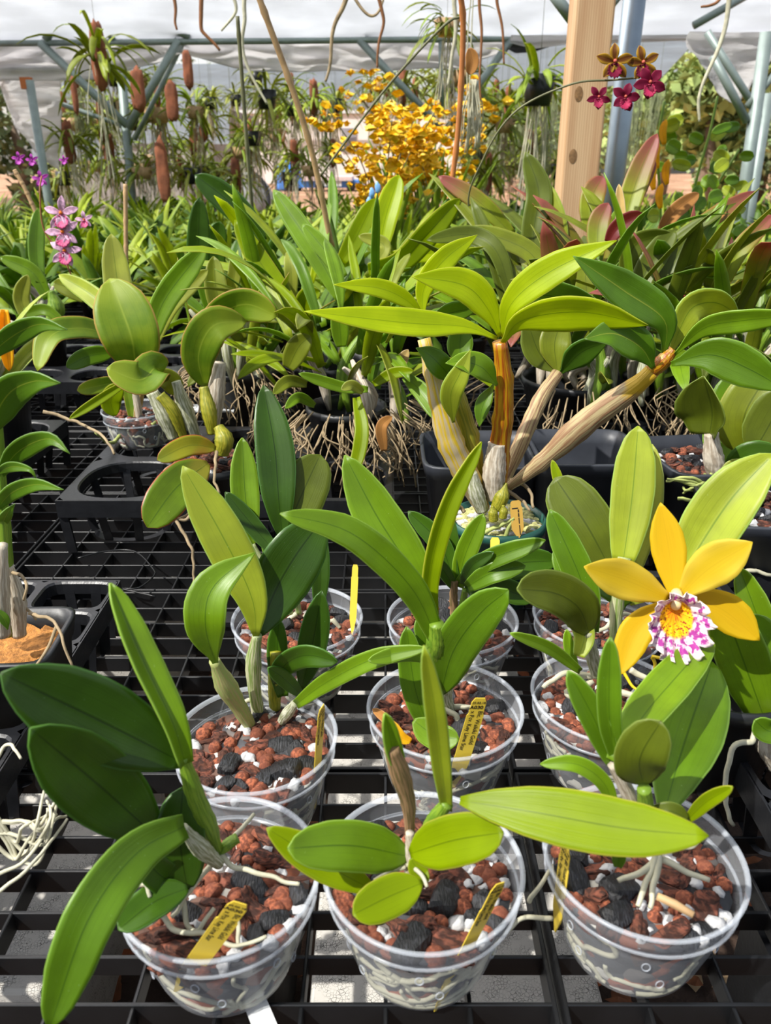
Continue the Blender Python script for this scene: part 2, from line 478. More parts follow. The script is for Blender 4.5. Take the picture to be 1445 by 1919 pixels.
PROF = dict(
 c=[(0,.14),(.06,.33),(.15,.58),(.3,.86),(.45,.99),(.6,.99),(.75,.87),(.87,.61),(.95,.34),(.985,.15),(1,.02)],
 o=[(0,.16),(.06,.42),(.15,.7),(.3,.95),(.5,1),(.7,.95),(.85,.77),(.94,.5),(.98,.28),(1,.04)],
 l=[(0,.12),(.08,.22),(.2,.55),(.35,.9),(.5,1),(.65,.9),(.8,.6),(.92,.25),(1,.01)],
 s=[(0,.5),(.1,.68),(.3,.92),(.55,1),(.75,.9),(.9,.6),(.97,.3),(1,.03)],
 p=[(0,.25),(.1,.42),(.3,.8),(.5,1),(.68,.93),(.82,.66),(.93,.3),(.98,.12),(1,.02)],
)
def pw(tab, t):
    for (a, x), (b, y) in zip(tab, tab[1:]):
        if t <= b: return x+(y-x)*(t-a)/(b-a)
    return tab[-1][1]
def leaf_sheet(mb, sp, wid, side_fn, prof, fold, th, nu=8, wave=0, asym=0):
    n = len(sp); P_ = []; Nn = []
    seed = sp[0].x*37+sp[-1].z*53
    for i, p in enumerate(sp):
        t = i/(n-1)
        T = (sp[min(i+1, n-1)]-sp[max(i-1, 0)]).normalized()
        s_, nn = side_fn(T, t)
        w_ = wid*pw(prof, t)/2
        rp = []; rn = []
        for j in range(nu+1):
            u = (j/nu)*2-1
            a = abs(u)
            up = fold*(a**1.15)*w_
            wv = wave*w_*u*a*math.sin(t*14+seed+(2 if u > 0 else 0))
            rp.append(p+s_*u*w_*math.cos(fold*.7)+nn*(up+wv)); rn.append((nn-s_*u*fold).normalized())
        P_.append(rp); Nn.append(rn)
    mb.shell(P_, Nn, th)
def leaf(parent, pts, wpx, mat='green', prof='c', roll=0, fold=.22, twist=0, name='leaf', th=.0011, wave=0, n=22, mid=None, label=None):
    sp = catmull([P(*q) for q in pts], n)
    m_ = sp[n//2]
    v0 = (m_-CAM).normalized()
    wid = pxm(wpx, m_)/max(.4, math.cos(math.radians(roll)))
    def sf(T, t):
        s0 = T.cross(v0)
        if s0.length < .15: s0 = T.cross(v0+V((0, 0, .3)))
        s0.normalize()
        nn = s0.cross(T).normalized()
        if nn.dot(v0) > 0: nn = -nn
        q = Matrix.Rotation(math.radians(roll+twist*t), 3, T)
        return q @ s0, q @ nn
    mb = MB(); leaf_sheet(mb, sp, wid, sf, PROF[prof], fold, th, wave=wave)
    o = mb.obj(name, LM[mat] if isinstance(mat, str) else mat, parent)
    if label: o['label'] = label
    return o
def strap(mb, base, azi, elev, L, wid, droop, prof='s', fold=.25, n=10, nu=4, rng=random, th=.0008, lean=0):
    p = V(base); d = V((math.cos(azi)*math.cos(elev), math.sin(azi)*math.cos(elev), math.sin(elev)))
    sp = [p.copy()]; st = L/(n-1); sidev = V((-math.sin(azi), math.cos(azi), 0))
    if sidev.x < 0: sidev = -sidev
    sidev = (sidev+V((lean, 0, 0))).normalized(); tw = rng.uniform(-.6, .6)
    for i in range(n-1):
        d = (d+V((0, 0, -droop/(n-1)))+sidev*rng.uniform(-.05, .05)).normalized()
        p = p+d*st; sp.append(p.copy())
    def sf(T, t):
        s0 = (sidev-T*sidev.dot(T)).normalized()
        s0 = Matrix.Rotation(tw, 3, T) @ s0
        nn = s0.cross(T).normalized()
        if nn.z < 0: nn = -nn
        return s0, nn
    leaf_sheet(mb, sp, wid, sf, PROF[prof], fold, th, nu=nu)
def cane(parent, pts, radpx, mat='green', name='pseudobulb', seg=14, rings=(), n=26, label=None):
    ctrl = [P(*q) for q in pts]
    sp = catmull(ctrl, n)
    m = len(radpx)-1; rr = []
    mp = sp[n//2]
    for i in range(n):
        s_ = i/(n-1)*m; k = min(int(s_), m-1); t = s_-k; t = t*t*(3-2*t)
        r = radpx[k]*(1-t)+radpx[k+1]*t
        for g in rings:
            if abs(i/(n-1)-g) < .5/(n-1)+.001: r *= 1.12
        rr.append(pxm(r, mp))
    mb = MB(); mb.tube(sp, rr, seg, lump=.04)
    o = mb.obj(name, CM[mat] if mat in CM else M[mat], parent)
    if label: o['label'] = label
    return o
def roots(parent, lst, rpx=5, mat='root', name='root'):
    for pts in lst:
        ctrl = [P(*q) for q in pts]; sp = catmull(ctrl, 6*len(pts))
        r = pxm(rpx, ctrl[0]); mb = MB()
        sp = [p+V((mnoise.noise(p*90), mnoise.noise(p*90+V((9,0,0))), mnoise.noise(p*90+V((0,9,0)))))*r*.9 for p in sp]
        mb.tube(sp, [r*(1-.35*i/len(sp)) for i in range(len(sp))], 7)
        mb.obj(name, M[mat], parent)
# ---------------------------------------------------------------- the setting
rng = random.Random(7)
GZ = -.42
def soilmat():
    m, n, N, Lk, pb = newmat('soil')
    tc = N.new('ShaderNodeTexCoord')
    a = N.new('ShaderNodeTexNoise'); a.inputs['Scale'].default_value = 22; a.inputs['Detail'].default_value = 8; Lk.new(tc.outputs['Object'], a.inputs['Vector'])
    b = N.new('ShaderNodeTexNoise'); b.inputs['Scale'].default_value = .8; b.inputs['Detail'].default_value = 4; Lk.new(tc.outputs['Object'], b.inputs['Vector'])
    c = mixc(N, Lk, maprange(N, Lk, a.outputs[0], .35, .65), hexc('6e4a34'), hexc('b98d68'))
    c = mixc(N, Lk, maprange(N, Lk, b.outputs[0], .45, .6, 0, .6), c, hexc('d0a684'))
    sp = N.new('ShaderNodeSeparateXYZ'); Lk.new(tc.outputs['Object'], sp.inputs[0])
    c = mixc(N, Lk, maprange(N, Lk, sp.outputs[1], 3.5, 8), mixc(N, Lk, a.outputs[0], hexc('2c221c'), hexc('4a382c')), c)  # near ground: dark mulch, with shade around the viewer put into its colour
    Lk.new(c, pb.inputs['Base Color']); pb.inputs['Roughness'].default_value = .95
    bp = N.new('ShaderNodeBump'); bp.inputs['Distance'].default_value = .02; Lk.new(a.outputs[0], bp.inputs['Height']); Lk.new(bp.outputs[0], pb.inputs['Normal'])
    return m
mb = MB()
NX, NY = 40, 60
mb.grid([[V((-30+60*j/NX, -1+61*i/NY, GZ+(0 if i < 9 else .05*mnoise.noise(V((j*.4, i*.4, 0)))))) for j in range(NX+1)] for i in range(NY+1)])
tag(mb.obj('floor', soilmat()), kind='structure', label='bare tan soil beyond the benches, mulch under them coloured darker for shade')
# leaf litter below the bench
lit = [simple('litter_brown', '7a4a2c', .85, .4, 60), simple('litter_tan', 'a58a66', .85, .3, 60), simple('litter_rust', '98522c', .8, .3, 60)]
mb = MB()
for i in range(2600):
    x = rng.uniform(-1.3, 1.2); y = rng.uniform(.35, 2.6); z = GZ+rng.uniform(.002, .03)
    mb.cur = rng.choice((0, 0, 1, 2))
    L = rng.uniform(.015, .06); W = L*rng.uniform(.25, .5); a = rng.uniform(0, 6.28); ti = rng.uniform(-.5, .5)
    R = Matrix.Rotation(a, 3, 'Z') @ Matrix.Rotation(ti, 3, 'Y')
    c = V((x, y, z))
    n0 = len(mb.v)
    for q in ((-L/2, 0, 0), (-L/6, W/2, L*.1), (L/3, W/2, L*.08), (L/2, 0, 0), (L/3, -W/2, L*.08), (-L/6, -W/2, L*.1)):
        mb.v.append(c+R @ V(q))
    mb.face([n0, n0+1, n0+5]); mb.face([n0+1, n0+2, n0+4, n0+5]); mb.face([n0+2, n0+3, n0+4])
tag(mb.obj('leaf_litter', lit, smooth=False), 'dry brown leaf litter on the ground below the black grid bench', 'leaf litter', kind='stuff')
def blockmat():
    m, n, N, Lk, pb = newmat('rough_white_concrete')
    tc = N.new('ShaderNodeTexCoord')
    vo = N.new('ShaderNodeTexVoronoi'); vo.feature = 'DISTANCE_TO_EDGE'; vo.inputs['Scale'].default_value = 330
    no = N.new('ShaderNodeTexNoise'); no.inputs['Scale'].default_value = 60; no.inputs['Detail'].default_value = 6
    Lk.new(tc.outputs['Object'], vo.inputs['Vector']); Lk.new(tc.outputs['Object'], no.inputs['Vector'])
    f = maprange(N, Lk, math_(N, Lk, 'ADD', vo.outputs[0], math_(N, Lk, 'MULTIPLY', no.outputs[0], .2)), .06, .13)
    Lk.new(mixc(N, Lk, f, hexc('a09a92'), hexc('ccc8c0')), pb.inputs['Base Color'])
    pb.inputs['Roughness'].default_value = .95
    bp = N.new('ShaderNodeBump'); bp.inputs['Distance'].default_value = .003; Lk.new(f, bp.inputs['Height']); Lk.new(bp.outputs[0], pb.inputs['Normal'])
    return m
M['block'] = blockmat()
def block(x0, x1, y0, y1, z1, label, group=None):
    t = MB(); h = .2
    t.box(((x0+x1)/2, (y0+y1)/2, z1-h/2-.0), ((x1-x0)/2, (y1-y0)/2, h/2))
    o = t.obj('concrete_block', M['block'], smooth=False, origin=V(((x0+x1)/2, (y0+y1)/2, z1-h)))
    bv = o.modifiers.new('b', 'BEVEL'); bv.width = .004; bv.segments = 2
    tag(o, label, 'concrete block', group)
for i, yy in enumerate((.36, .77, 1.18, 1.59)):
    block(-.07, .20, yy, yy+.4, GZ+.2, ['rough white concrete block under the bench below the middle front pot', 'rough white concrete block under the bench behind the front one, between left and middle pots', 'rough white concrete block under the bench below the green pot', 'rough white concrete block under the bench, furthest of its line'][i], 'white blocks under the bench')
block(-.52, -.32, .50, .9, GZ+.2, 'grey concrete block on the ground at left under hanging roots', 'white blocks under the bench')
block(-.60, -.38, 1.05, 1.45, GZ+.2, 'concrete block on the ground seen through the empty round tray hole', 'white blocks under the bench')

# bench with moulded grid panels
bench = thing('grid_bench', (0, 1.3, -.03), 'black plastic grid bench top with square openings holding all the near pots', 'bench')
def grid_panel(x0, y0):
    mb = MB(); X = .592-.004; Y = .318-.004; d = .011; nx, ny = 11, 9
    for i in range(nx+1):
        x = x0+.0015+(X-.003)*i/nx; t = .0032 if i in (0, nx) else .0026
        mb.box((x, y0+Y/2, -d), (t/2, Y/2, d if i in (0, nx) else d*.8))
    for j in range(ny+1):
        y = y0+.0015+(Y-.003)*j/ny; t = .0032 if j in (0, ny) else .0026
        mb.box((x0+X/2, y, -d-.0001), (X/2-.001, t/2, d if j % 3 == 0 else d*.8))
        # slanted lower flange of every bar
        if j % 3 == 1: mb.box((x0+X/2, y+.003, -2*d*.85), (X/2-.001, .0035, .0012))
    return mb.obj('grid_panel', M['blackgrid'], bench, smooth=False)
gp = grid_panel(-.48, .232)
bvm = gp.modifiers.new('b', 'BEVEL'); bvm.width = .0006; bvm.segments = 1
for i in range(-3, 3):
    for j in range(0, 8):
        if (i, j) == (0, 0): continue
        c = gp.copy(); COL.objects.link(c); c.location = (.592*i, .318*j, 0)
for x in (-2.1, -.9, .3, 1.25):
    for y in (.4, 1.6, 2.6):
        t = MB(); t.box((x, y, (GZ-.025)/2), (.03, .03, (-.025-GZ)/2)); t.obj('leg', M['black'], bench, smooth=False)
# zip tie clip, black loop and latch on the bench
mb = MB(); mb.box((-.17, .80, -.001), (.022, .012, .003)); mb.box((-.14, .84, -.001), (.03, .02, .003))
mb.obj('panel_clip', M['black'], bench, smooth=False)
mb = MB()
pts = [P(150, 1070, .93), P(200, 1050, .95), P(255, 1055, .95), P(290, 1090, .9), P(290, 1100, .88), P(262, 1130, .85), P(230, 1130, .85), P(295, 1147, .83)]
sp = catmull([V((p.x, p.y, .012)) for p in pts], 40); mb.tube(sp, .0011, 6)
tag(mb.obj('cable_tie', M['blacktie'], origin=sp[0]), 'black cable tie lying in a loop on the empty part of the bench', 'cable tie')

# black nursery pots on the ground under the bench
def round_pot(cx, cy, z, R, r, H, mat, name='pot', parent=None, wall=.0016, rim=.004, seg=40):
    mb = MB()
    pr = [(0, 0), (r, 0), (R-.003, H-.012), (R, H-.012), (R+rim*.4, H-.006), (R, H), (R-wall-.001, H), (R-wall-.003, H-.012), (r-wall, .004), (0, .004)]
    mb.lathe((cx, cy, z), pr, seg)
    return mb.obj(name, mat, parent, origin=None)
for k, (x, y, lb) in enumerate(((-.22, .42, 'empty black nursery pot on the ground below the left front corner'), (-.42, .66, 'empty black nursery pot on the ground left of the first one'), (-.17, .62, 'empty black nursery pot on the ground below the hanging leaf tip'))):
    o = round_pot(x, y, GZ+.02, .085, .065, .14, M['blackpot'], 'nursery_pot'); tag(o, lb, 'pot', 'black pots under the bench')

# ---------------------------------------------------------------- trays
def tray(cx, cy, z, nx, ny, cw, ch, hole, expo, label, H=.075, group=None, name='carry_tray', rz=0):
    t = thing(name, (cx, cy, 0), label, 'plant tray', group)
    mb = MB(); R = Matrix.Rotation(rz, 3, 'Z'); S = 40
    def sup(a, rx, ry, e):
        c, s_ = math.cos(a), math.sin(a)
        k = (abs(c)**e+abs(s_)**e)**(-1/e)
        return rx*c*k, ry*s_*k
    for i in range(nx):
        for j in range(ny):
            ox = (i-(nx-1)/2)*cw; oy = (j-(ny-1)/2)*ch
            n0 = len(mb.v)
            for (rx, ry, e, zz) in ((cw/2, ch/2, 60, z), (hole*cw/2+.002, hole*ch/2+.002, expo, z), (hole*cw/2, hole*ch/2, expo, z-.002), (hole*cw/2-.001, hole*ch/2-.001, expo, z-.014), (hole*cw/2+.001, hole*ch/2+.001, expo, z-.014)):
                for k in range(S):
                    x, y = sup(2*math.pi*(k+.5)/S, rx, ry, e)
                    mb.v.append(V((cx, cy, zz))+R @ V((ox+x, oy+y, 0)))
            for q in range(4):
                for k in range(S):
                    k2 = (k+1) % S
                    mb.face([n0+q*S+k, n0+q*S+k2, n0+(q+1)*S+k2, n0+(q+1)*S+k])
            # basket: ribs and floor ring
            zb = z-H+.006
            for k in range(8):
                a = 2*math.pi*(k+.5)/8; x, y = sup(a, hole*cw/2, hole*ch/2, expo)
                mb.bar(V((cx, cy, 0))+R @ V((ox+x, oy+y, z-.012)), V((cx, cy, 0))+R @ V((ox+x*.82, oy+y*.82, zb)), .011, .002)
            n0 = len(mb.v)
            for sc_ in (.84, .70):
                for k in range(S):
                    x, y = sup(2*math.pi*k/S, hole*cw/2*sc_, hole*ch/2*sc_, expo)
                    mb.v.append(V((cx, cy, zb))+R @ V((ox+x, oy+y, 0)))
            for k in range(S):
                k2 = (k+1) % S; mb.face([n0+k, n0+k2, n0+S+k2, n0+S+k])
    W = nx*cw/2; D = ny*ch/2
    for (x0, y0, x1, y1) in ((-W, -D, W, -D), (W, -D, W, D), (W, D, -W, D), (-W, D, -W, -D)):
        mb.bar(V((cx, cy, z-.012))+R @ V((x0, y0, 0)), V((cx, cy, z-.012))+R @ V((x1, y1, 0)), .0022, .024)
    mb.obj('tray_top', M['black'], t, smooth=False)
    for sx in (-1, 1):
        for sy in (-1, 1):
            l = MB(); l.bar(V((cx, cy, z-.01))+R @ V((sx*(W-.004), sy*(D-.004), 0)), V((cx, cy, .001))+R @ V((sx*(W-.008), sy*(D-.008), 0)), .012, .004); l.obj('leg', M['black'], t, smooth=False)
    return t
tray(-.50, .59, .06, 5, 6, .082, .064, .86, 5, 'black plastic tray with square openings at left edge holding a square pot')
tray(-.21, 1.12, .08, 3, 2, .147, .158, .86, 2.6, 'black plastic carry tray with large round holes below the broad-leaved orchid')
tray(-.74, 1.12, .08, 3, 3, .13, .13, .82, 2.4, 'black plastic tray with round holes behind the left edge plant')
tray(-.72, 1.75, .08, 5, 3, .12, .12, .8, 2.2, 'black plastic tray with round holes in the dark gap at far left')
tray(.44, .45, .06, 4, 4, .082, .075, .84, 5, 'black plastic tray at right edge holding a round black pot')
tray(.46, .80, .06, 4, 4, .09, .08, .84, 5, 'black plastic tray behind the yellow flower at right')
tray(.55, 1.25, .08, 4, 3, .13, .12, .84, 3, 'black plastic tray under the reddish bushy orchid at right')

def square_pot(cx, cy, wt, wb, H, mat, parent, z=0, rz=0, name='pot', soil=None, rim=.006, e=7):
    mb = MB(); S = 48; R = Matrix.Rotation(rz, 3, 'Z')
    def ring(w_, zz):
        out = []
        for k in range(S):
            a = 2*math.pi*(k+.5)/S; c, s_ = math.cos(a), math.sin(a); q = (abs(c)**e+abs(s_)**e)**(-1/e)*w_/2
            mb.v.append(V((cx, cy, z+zz))+R @ V((c*q, s_*q, 0)))
    rings = [(wb*.5, .002), (wb, .002), (wt-.004, H-.018), (wt, H-.018), (wt+rim, H-.002), (wt+rim, H), (wt-.003, H), (wt-.008, H-.02), (wb-.004, .006), (wb*.3, .006)]
    for w_, zz in rings: ring(w_, zz)
    for i in range(len(rings)-1):
        for k in range(S):
            k2 = (k+1) % S; mb.face([i*S+k, i*S+k2, (i+1)*S+k2, (i+1)*S+k])
    o = mb.obj(name, mat, parent)
    if soil:
        sb = MB(); n = 14
        sb.grid([[V((cx, cy, z+H-.02))+R @ V(((wt-.012)*(j/n-.5), (wt-.012)*(i/n-.5), .006*mnoise.noise(V((i*.9+cx*50, j*.9, 0)))+.004)) for j in range(n+1)] for i in range(n+1)])
        sb.obj('potting_mix', M[soil], parent)
    return o

# ---------------------------------------------------------------- clear orchid pots with potting mix
CHIP = [('bark_chips', 'bark'), ('charcoal_pieces', 'char'), ('clay_pebbles', 'clay'), ('perlite_grains', 'perl')]
def potting(parent, c, Rin, ztop, seed, n=240, scale=1.0):
    r_ = random.Random(seed); mbs = [MB() for _ in CHIP]; placed = []
    for i in range(n*8):
        if len(placed) > n: break
        k = r_.choices((0, 1, 2, 3), (.44, .22, .24, .10))[0]
        s_ = scale*(r_.uniform(.007, .0135), r_.uniform(.008, .0145), r_.uniform(.0050, .0072), r_.uniform(.0035, .0062))[k]
        rad = Rin*math.sqrt(r_.random())
        if rad+s_*.8 > Rin: rad = Rin-s_*.8
        a = r_.uniform(0, 6.283); x, y = c[0]+rad*math.cos(a), c[1]+rad*math.sin(a)
        layer = 0 if len(placed) < n*.55 else 1
        z = ztop-.002+layer*.006+r_.uniform(-.001, .003)
        if any((x-q[0])**2+(y-q[1])**2 < ((s_+q[3])*(.52 if layer == 0 else .66))**2 and q[4] == layer for q in placed): continue
        placed.append((x, y, z, s_, layer))
        E = Matrix.Rotation(r_.uniform(0, 6.28), 3, 'Z') @ Matrix.Rotation(r_.uniform(-.6, .6), 3, 'X') @ Matrix.Rotation(r_.uniform(-.5, .5), 3, 'Y')
        sd_ = r_.random()*100
        if k == 0: mbs[0].ico((x, y, z), s_, 3, (1.35, .45+.3*r_.random(), .42), .6, E, sd_, 2.6, facet=.55)
        elif k == 1: mbs[1].ico((x, y, z), s_, 3, (1.15, .75, .65), .3, E, sd_, 1.8, facet=.65)
        elif k == 2: mbs[2].ico((x, y, z), s_, 2, (1, 1, .95), .06, E, sd_, 1.5)
        else: mbs[3].ico((x, y, z), s_, 2, (1.1, .85, .8), .6, E, sd_, 1.8)
    for (nm, mt), b in zip(CHIP, mbs):
        o = b.obj(nm, M[mt], parent, smooth=(nm in ('clay_pebbles', 'perlite_grains'))); o['kind'] = 'stuff'
def clear_pot(t, cx, cy, seed, R=.0625, r=.042, H=.082, z=0, sc_=1.0):
    mb = MB(); st = H-.017
    rr = lambda zz: r+(R-.0035-r)*(zz/st)
    # wall
    prof = [(0, .0005), (r-.004, .0005), (r, .004)]+[(rr(.004+(st-.004)*i/6), .004+(st-.004)*i/6) for i in range(1, 7)]
    prof += [(R-.0022, st), (R-.0016, H-.004)]
    mb.lathe((cx, cy, z), prof, 56)
    pot = mb.obj('pot', M['clear'], t)
    mb = MB()
    mb.lathe((cx, cy, z), [(R-.002, H-.0032), (R+.0006, H-.0028), (R+.0013, H-.0014), (R+.0008, H-.0002), (R-.0006, H), (R-.002, H-.001), (R-.002, H-.0032)], 64)
    mb.lathe((cx, cy, z), [(R-.0026, st-.0012), (R-.0012, st-.0004), (R-.0012, st+.001), (R-.0026, st+.0016)], 56)
    mb.obj('pot_rim', M['rim'], pot)
    mb = MB()
    for row, (zz, nn) in enumerate(((H*.60, 7), (H*.34, 6))):
        for k in range(nn):
            a = 2*math.pi*(k+row*.5+seed*.13)/nn; q = rr(zz)+.0006
            c = V((cx+q*math.cos(a), cy+q*math.sin(a), z+zz)); tx = V((-math.sin(a), math.cos(a), 0)); tz = V((0, 0, 1))
            if math.sin(a) > .5: continue
            mb = MB(); mb.tube([c+(tx*math.cos(b)*.0024+tz*math.sin(b)*.0031) for b in [2*math.pi*i/14 for i in range(15)]], .0005, 5, cap=False)
            mb.obj('drain_hole', M['rim'], pot)
    mb = MB(); n = 48; rows = []
    zt = H-.018*sc_
    for i in range(15):
        zz = .003+(zt-.003)*i/14
        rows.append([V((cx, cy, z))+V((math.cos(a), math.sin(a), 0))*((rr(zz) if zz < st else R-.004)-.0036+.0016*mnoise.noise(V((math.cos(a)*9+seed, math.sin(a)*9, zz*160))))+V((0, 0, zz)) for a in [2*math.pi*k/n for k in range(n+1)]])
    rows.append([V((cx, cy, z+zt)) for k in range(n+1)])
    mb.grid(rows); core = mb.obj('potting_mix', M['core'], t)
    r_ = random.Random(seed+50); mb = MB()
    for k in range(22):
        a = r_.uniform(0, 6.28); zz = r_.uniform(.3, .95)*zt; pts = []
        da = r_.uniform(-.25, .25)
        for q in range(14):
            pts.append(V((cx, cy, z))+V((math.cos(a), math.sin(a), 0))*(rr(zz)-.0030)+V((0, 0, zz)))
            a += da*.35+r_.uniform(-.06, .06); zz += r_.uniform(-.0075, .002); zz = min(max(zz, .006), zt-.002); da += r_.uniform(-.2, .2)
        mb.tube(catmull(pts, 30), r_.uniform(.0011, .0019), 6)
    o = mb.obj('roots_along_pot_wall', M['root'], pot)
    potting(t, (cx, cy), R-.006, z+zt, seed, scale=sc_)
    return pot
POTC = {}
def orchid(key, rimpx, label, seed, **kw):
    c = Pz(rimpx[0], rimpx[1], .082)
    t = thing('potted_orchid', (c.x, c.y, 0.0005), label, 'potted orchid')
    clear_pot(t, c.x, c.y, seed, z=.0005, **kw)
    POTC[key] = c
    return t

# ---------------------------------------------------------------- plant labels
def text_obj(s, size, M4, parent, mat, align='LEFT', bold=False, ext=.00004):
    cu = bpy.data.curves.new('lettering', 'FONT'); cu.body = s; cu.size = size; cu.extrude = ext; cu.align_x = align; cu.resolution_u = 3
    if bold: cu.offset = size*.018
    o = bpy.data.objects.new('lettering_source', cu); COL.objects.link(o)
    bpy.context.view_layer.update()
    me = bpy.data.meshes.new_from_object(o.evaluated_get(bpy.context.evaluated_depsgraph_get()))
    bpy.data.objects.remove(o)
    me.materials.clear(); me.materials.append(mat)
    q = bpy.data.objects.new('lettering', me); COL.objects.link(q); q.parent = parent; q.matrix_local = M4
    return q
def wallhit(key, px, py, R=.0625, r=.042, H=.082):
    c = POTC[key]; Y = .2
    while Y < 1.5:
        p = P(px, py, Y); d = math.hypot(p.x-c.x, p.y-c.y); zz = max(0, min(p.z, H-.017))
        if p.z < H+.03 and d <= (r+(R-.0035-r)*zz/(H-.017))-.0016: return p
        Y += .0004
    return P(px, py, c.y)
def wall_tag(key, bpx, mpx, topy, wpx, label, text='A', mat='tag', lean=0):
    b = wallhit(key, *bpx); m = wallhit(key, *mpx); d = m-b; c = POTC[key]
    lo, hi = 1, 12
    for _ in range(40):
        k = (lo+hi)/2; p = b+d*k; q = p-CAM; yy = 959.5-F*q.dot(UP)/q.dot(FW)
        if yy > topy: lo = k
        else: hi = k
    t = b+d*lo
    n_ = V((m.x-c.x, m.y-c.y, 0)).normalized()
    return plant_tag(b, t, wpx, label, mat=mat, text=text, nrm=n_)
def plant_tag(bot, top, wpx, label, mat='tag', lines=True, cat='plant label', tip=True, text='A', roll=0, nrm=None):
    b = P(*bot) if not isinstance(bot, V) else bot; t = P(*top) if not isinstance(top, V) else top; T = (t-b).normalized(); L = (t-b).length
    v0 = (t-CAM).normalized() if nrm is None else -nrm; S = T.cross(v0).normalized(); N_ = S.cross(T).normalized()
    if N_.dot(v0) > 0: N_ = -N_
    S = T.cross(N_).normalized()      # right-handed frame: x=S, y=T, z=N
    if roll:
        q = Matrix.Rotation(math.radians(roll), 3, T); S = q @ S; N_ = q @ N_
    w_ = pxm(wpx, t)
    o = thing('plant_label', b, label, cat)
    mb = MB(); th = .0005; a = w_/2
    out = [(-a*.15, 0), (-a*.92, L*.22), (-a, L*.28), (-a, L*.82), (-a*.86, L*.835), (-a*.86, L*.955), (-a*.55, L), (a*.55, L), (a*.86, L*.955), (a*.86, L*.835), (a, L*.82), (a, L*.28), (a*.92, L*.22), (a*.15, 0)]
    n = len(out)
    for zz in (th/2, -th/2):
        for x, y in out: mb.v.append(b+S*x+T*y+N_*zz)
    mb.face(list(range(n))[::-1]); mb.face([n+i for i in range(n)])
    for i in range(n):
        j = (i+1) % n; mb.face([i, j, n+j, n+i])
    mb.obj('label_strip', M[mat], o, smooth=False)
    if text:
        def m4(ox, oy, rot):
            X = S*math.cos(rot)+T*math.sin(rot); Y = -S*math.sin(rot)+T*math.cos(rot)
            p = S*ox+T*oy+N_*(th/2+.00015)
            return Matrix(((X.x, Y.x, N_.x, p.x), (X.y, Y.y, N_.y, p.y), (X.z, Y.z, N_.z, p.z), (0, 0, 0, 1)))
        if text == 'A':
            text_obj('25.02.18', w_*.23, m4(-a*.8, L-w_*.42, 0), o, M['ink'])
            text_obj('A030', w_*.36, m4(-a*.92, L-w_*.80, 0), o, M['ink'], bold=True)
            text_obj('Blc. Waikiki Gold', w_*.37, m4(a*.22, L-w_*.95, -math.pi/2), o, M['ink'])
            text_obj('x Pcv. Key Lime Star', w_*.37, m4(-a*.66, L-w_*.95, -math.pi/2), o, M['ink'])
        elif text == 'dashes':
            mb = MB()
            for (x0, x1, y0, y1) in ((-.7, .3, .78, .81), (.22, .42, .68, .76), (.22, .42, .56, .66), (.24, .4, .38, .54), (.24, .4, .08, .34)):
                mb.v += [b+S*x*a+T*y*L+N_*(th/2+.0002) for x, y in ((x0, y0), (x1, y0), (x1, y1), (x0, y1))]; k = len(mb.v); mb.face([k-4, k-3, k-2, k-1])
            mb.obj('printed_marks', M['ink'], o, smooth=False)
        else:
            text_obj(text, w_*.3, m4(0, L-w_*.8, -math.pi/2), o, M['ink'])
    return o
# ---------------------------------------------------------------- front row, left pot
t = orchid('p1', (410, 1630), 'orchid in front left clear pot, broad dark leaves and one long leaf arching down', 1)
leaf(t, [(345,1430,.36),(190,1352,.345),(2,1262,.325)], 150, 'deep', 'c', fold=.16, wave=.02, label='broad dark green leaf reaching the left edge')
leaf(t, [(347,1432,.355),(322,1350,.36),(265,1230,.37),(207,1092,.385)], 56, 'green', 's', fold=.55, roll=25, label='narrow upright leaf folded lengthwise')
leaf(t, [(300,1575,.355),(195,1480,.335),(58,1366,.305)], 142, 'dark', 'c', fold=.14, label='dark leaf with rust spots')
leaf(t, [(346,1548,.345),(255,1600,.32),(165,1725,.29),(92,1930,.262)], 98, 'mid', 's', fold=.2, roll=-12, label='long leaf arching down to the grid')
leaf(t, [(352,1668,.345),(338,1580,.352),(342,1476,.365)], 92, 'deep', 'o', fold=.15)
leaf(t, [(352,1664,.34),(290,1690,.33),(222,1742,.312)], 64, 'dark', 'o', fold=.25, roll=20)
leaf(t, [(348,1668,.35),(300,1640,.34),(262,1600,.335)], 60, 'dark', 'o', fold=.2)
cane(t, [(343,1418,.358),(366,1490,.36),(390,1545,.362),(408,1592,.365)], (11,17,18,10), 'green')
cane(t, [(343,1552,.347),(375,1588,.352),(410,1618,.36)], (10,17,12), 'silver')
cane(t, [(445,1570,.37),(430,1580,.368),(410,1598,.365)], (10,11,8), 'green')
roots(t, [[(412,1600,.365),(440,1625,.36),(470,1632,.358),(520,1645,.355),(560,1660,.35)], [(405,1615,.36),(370,1650,.35),(340,1700,.34),(320,1720,.335)], [(420,1590,.37),(445,1560,.385),(475,1525,.40)], [(345,1680,.345),(350,1730,.335),(370,1745,.33),(400,1700,.34)], [(300,1710,.335),(330,1745,.328),(390,1750,.325),(440,1775,.318),(500,1755,.322)], [(430,1700,.34),(445,1730,.333),(450,1775,.32)], [(260,1740,.33),(290,1725,.332),(310,1700,.335)], [(250,1660,.335),(275,1655,.336),(280,1680,.332)]], 5.5)
wall_tag('p1', (328,1858), (378,1790), 1692, 46, 'yellow plant label with two printed lines leaning in the front left pot')

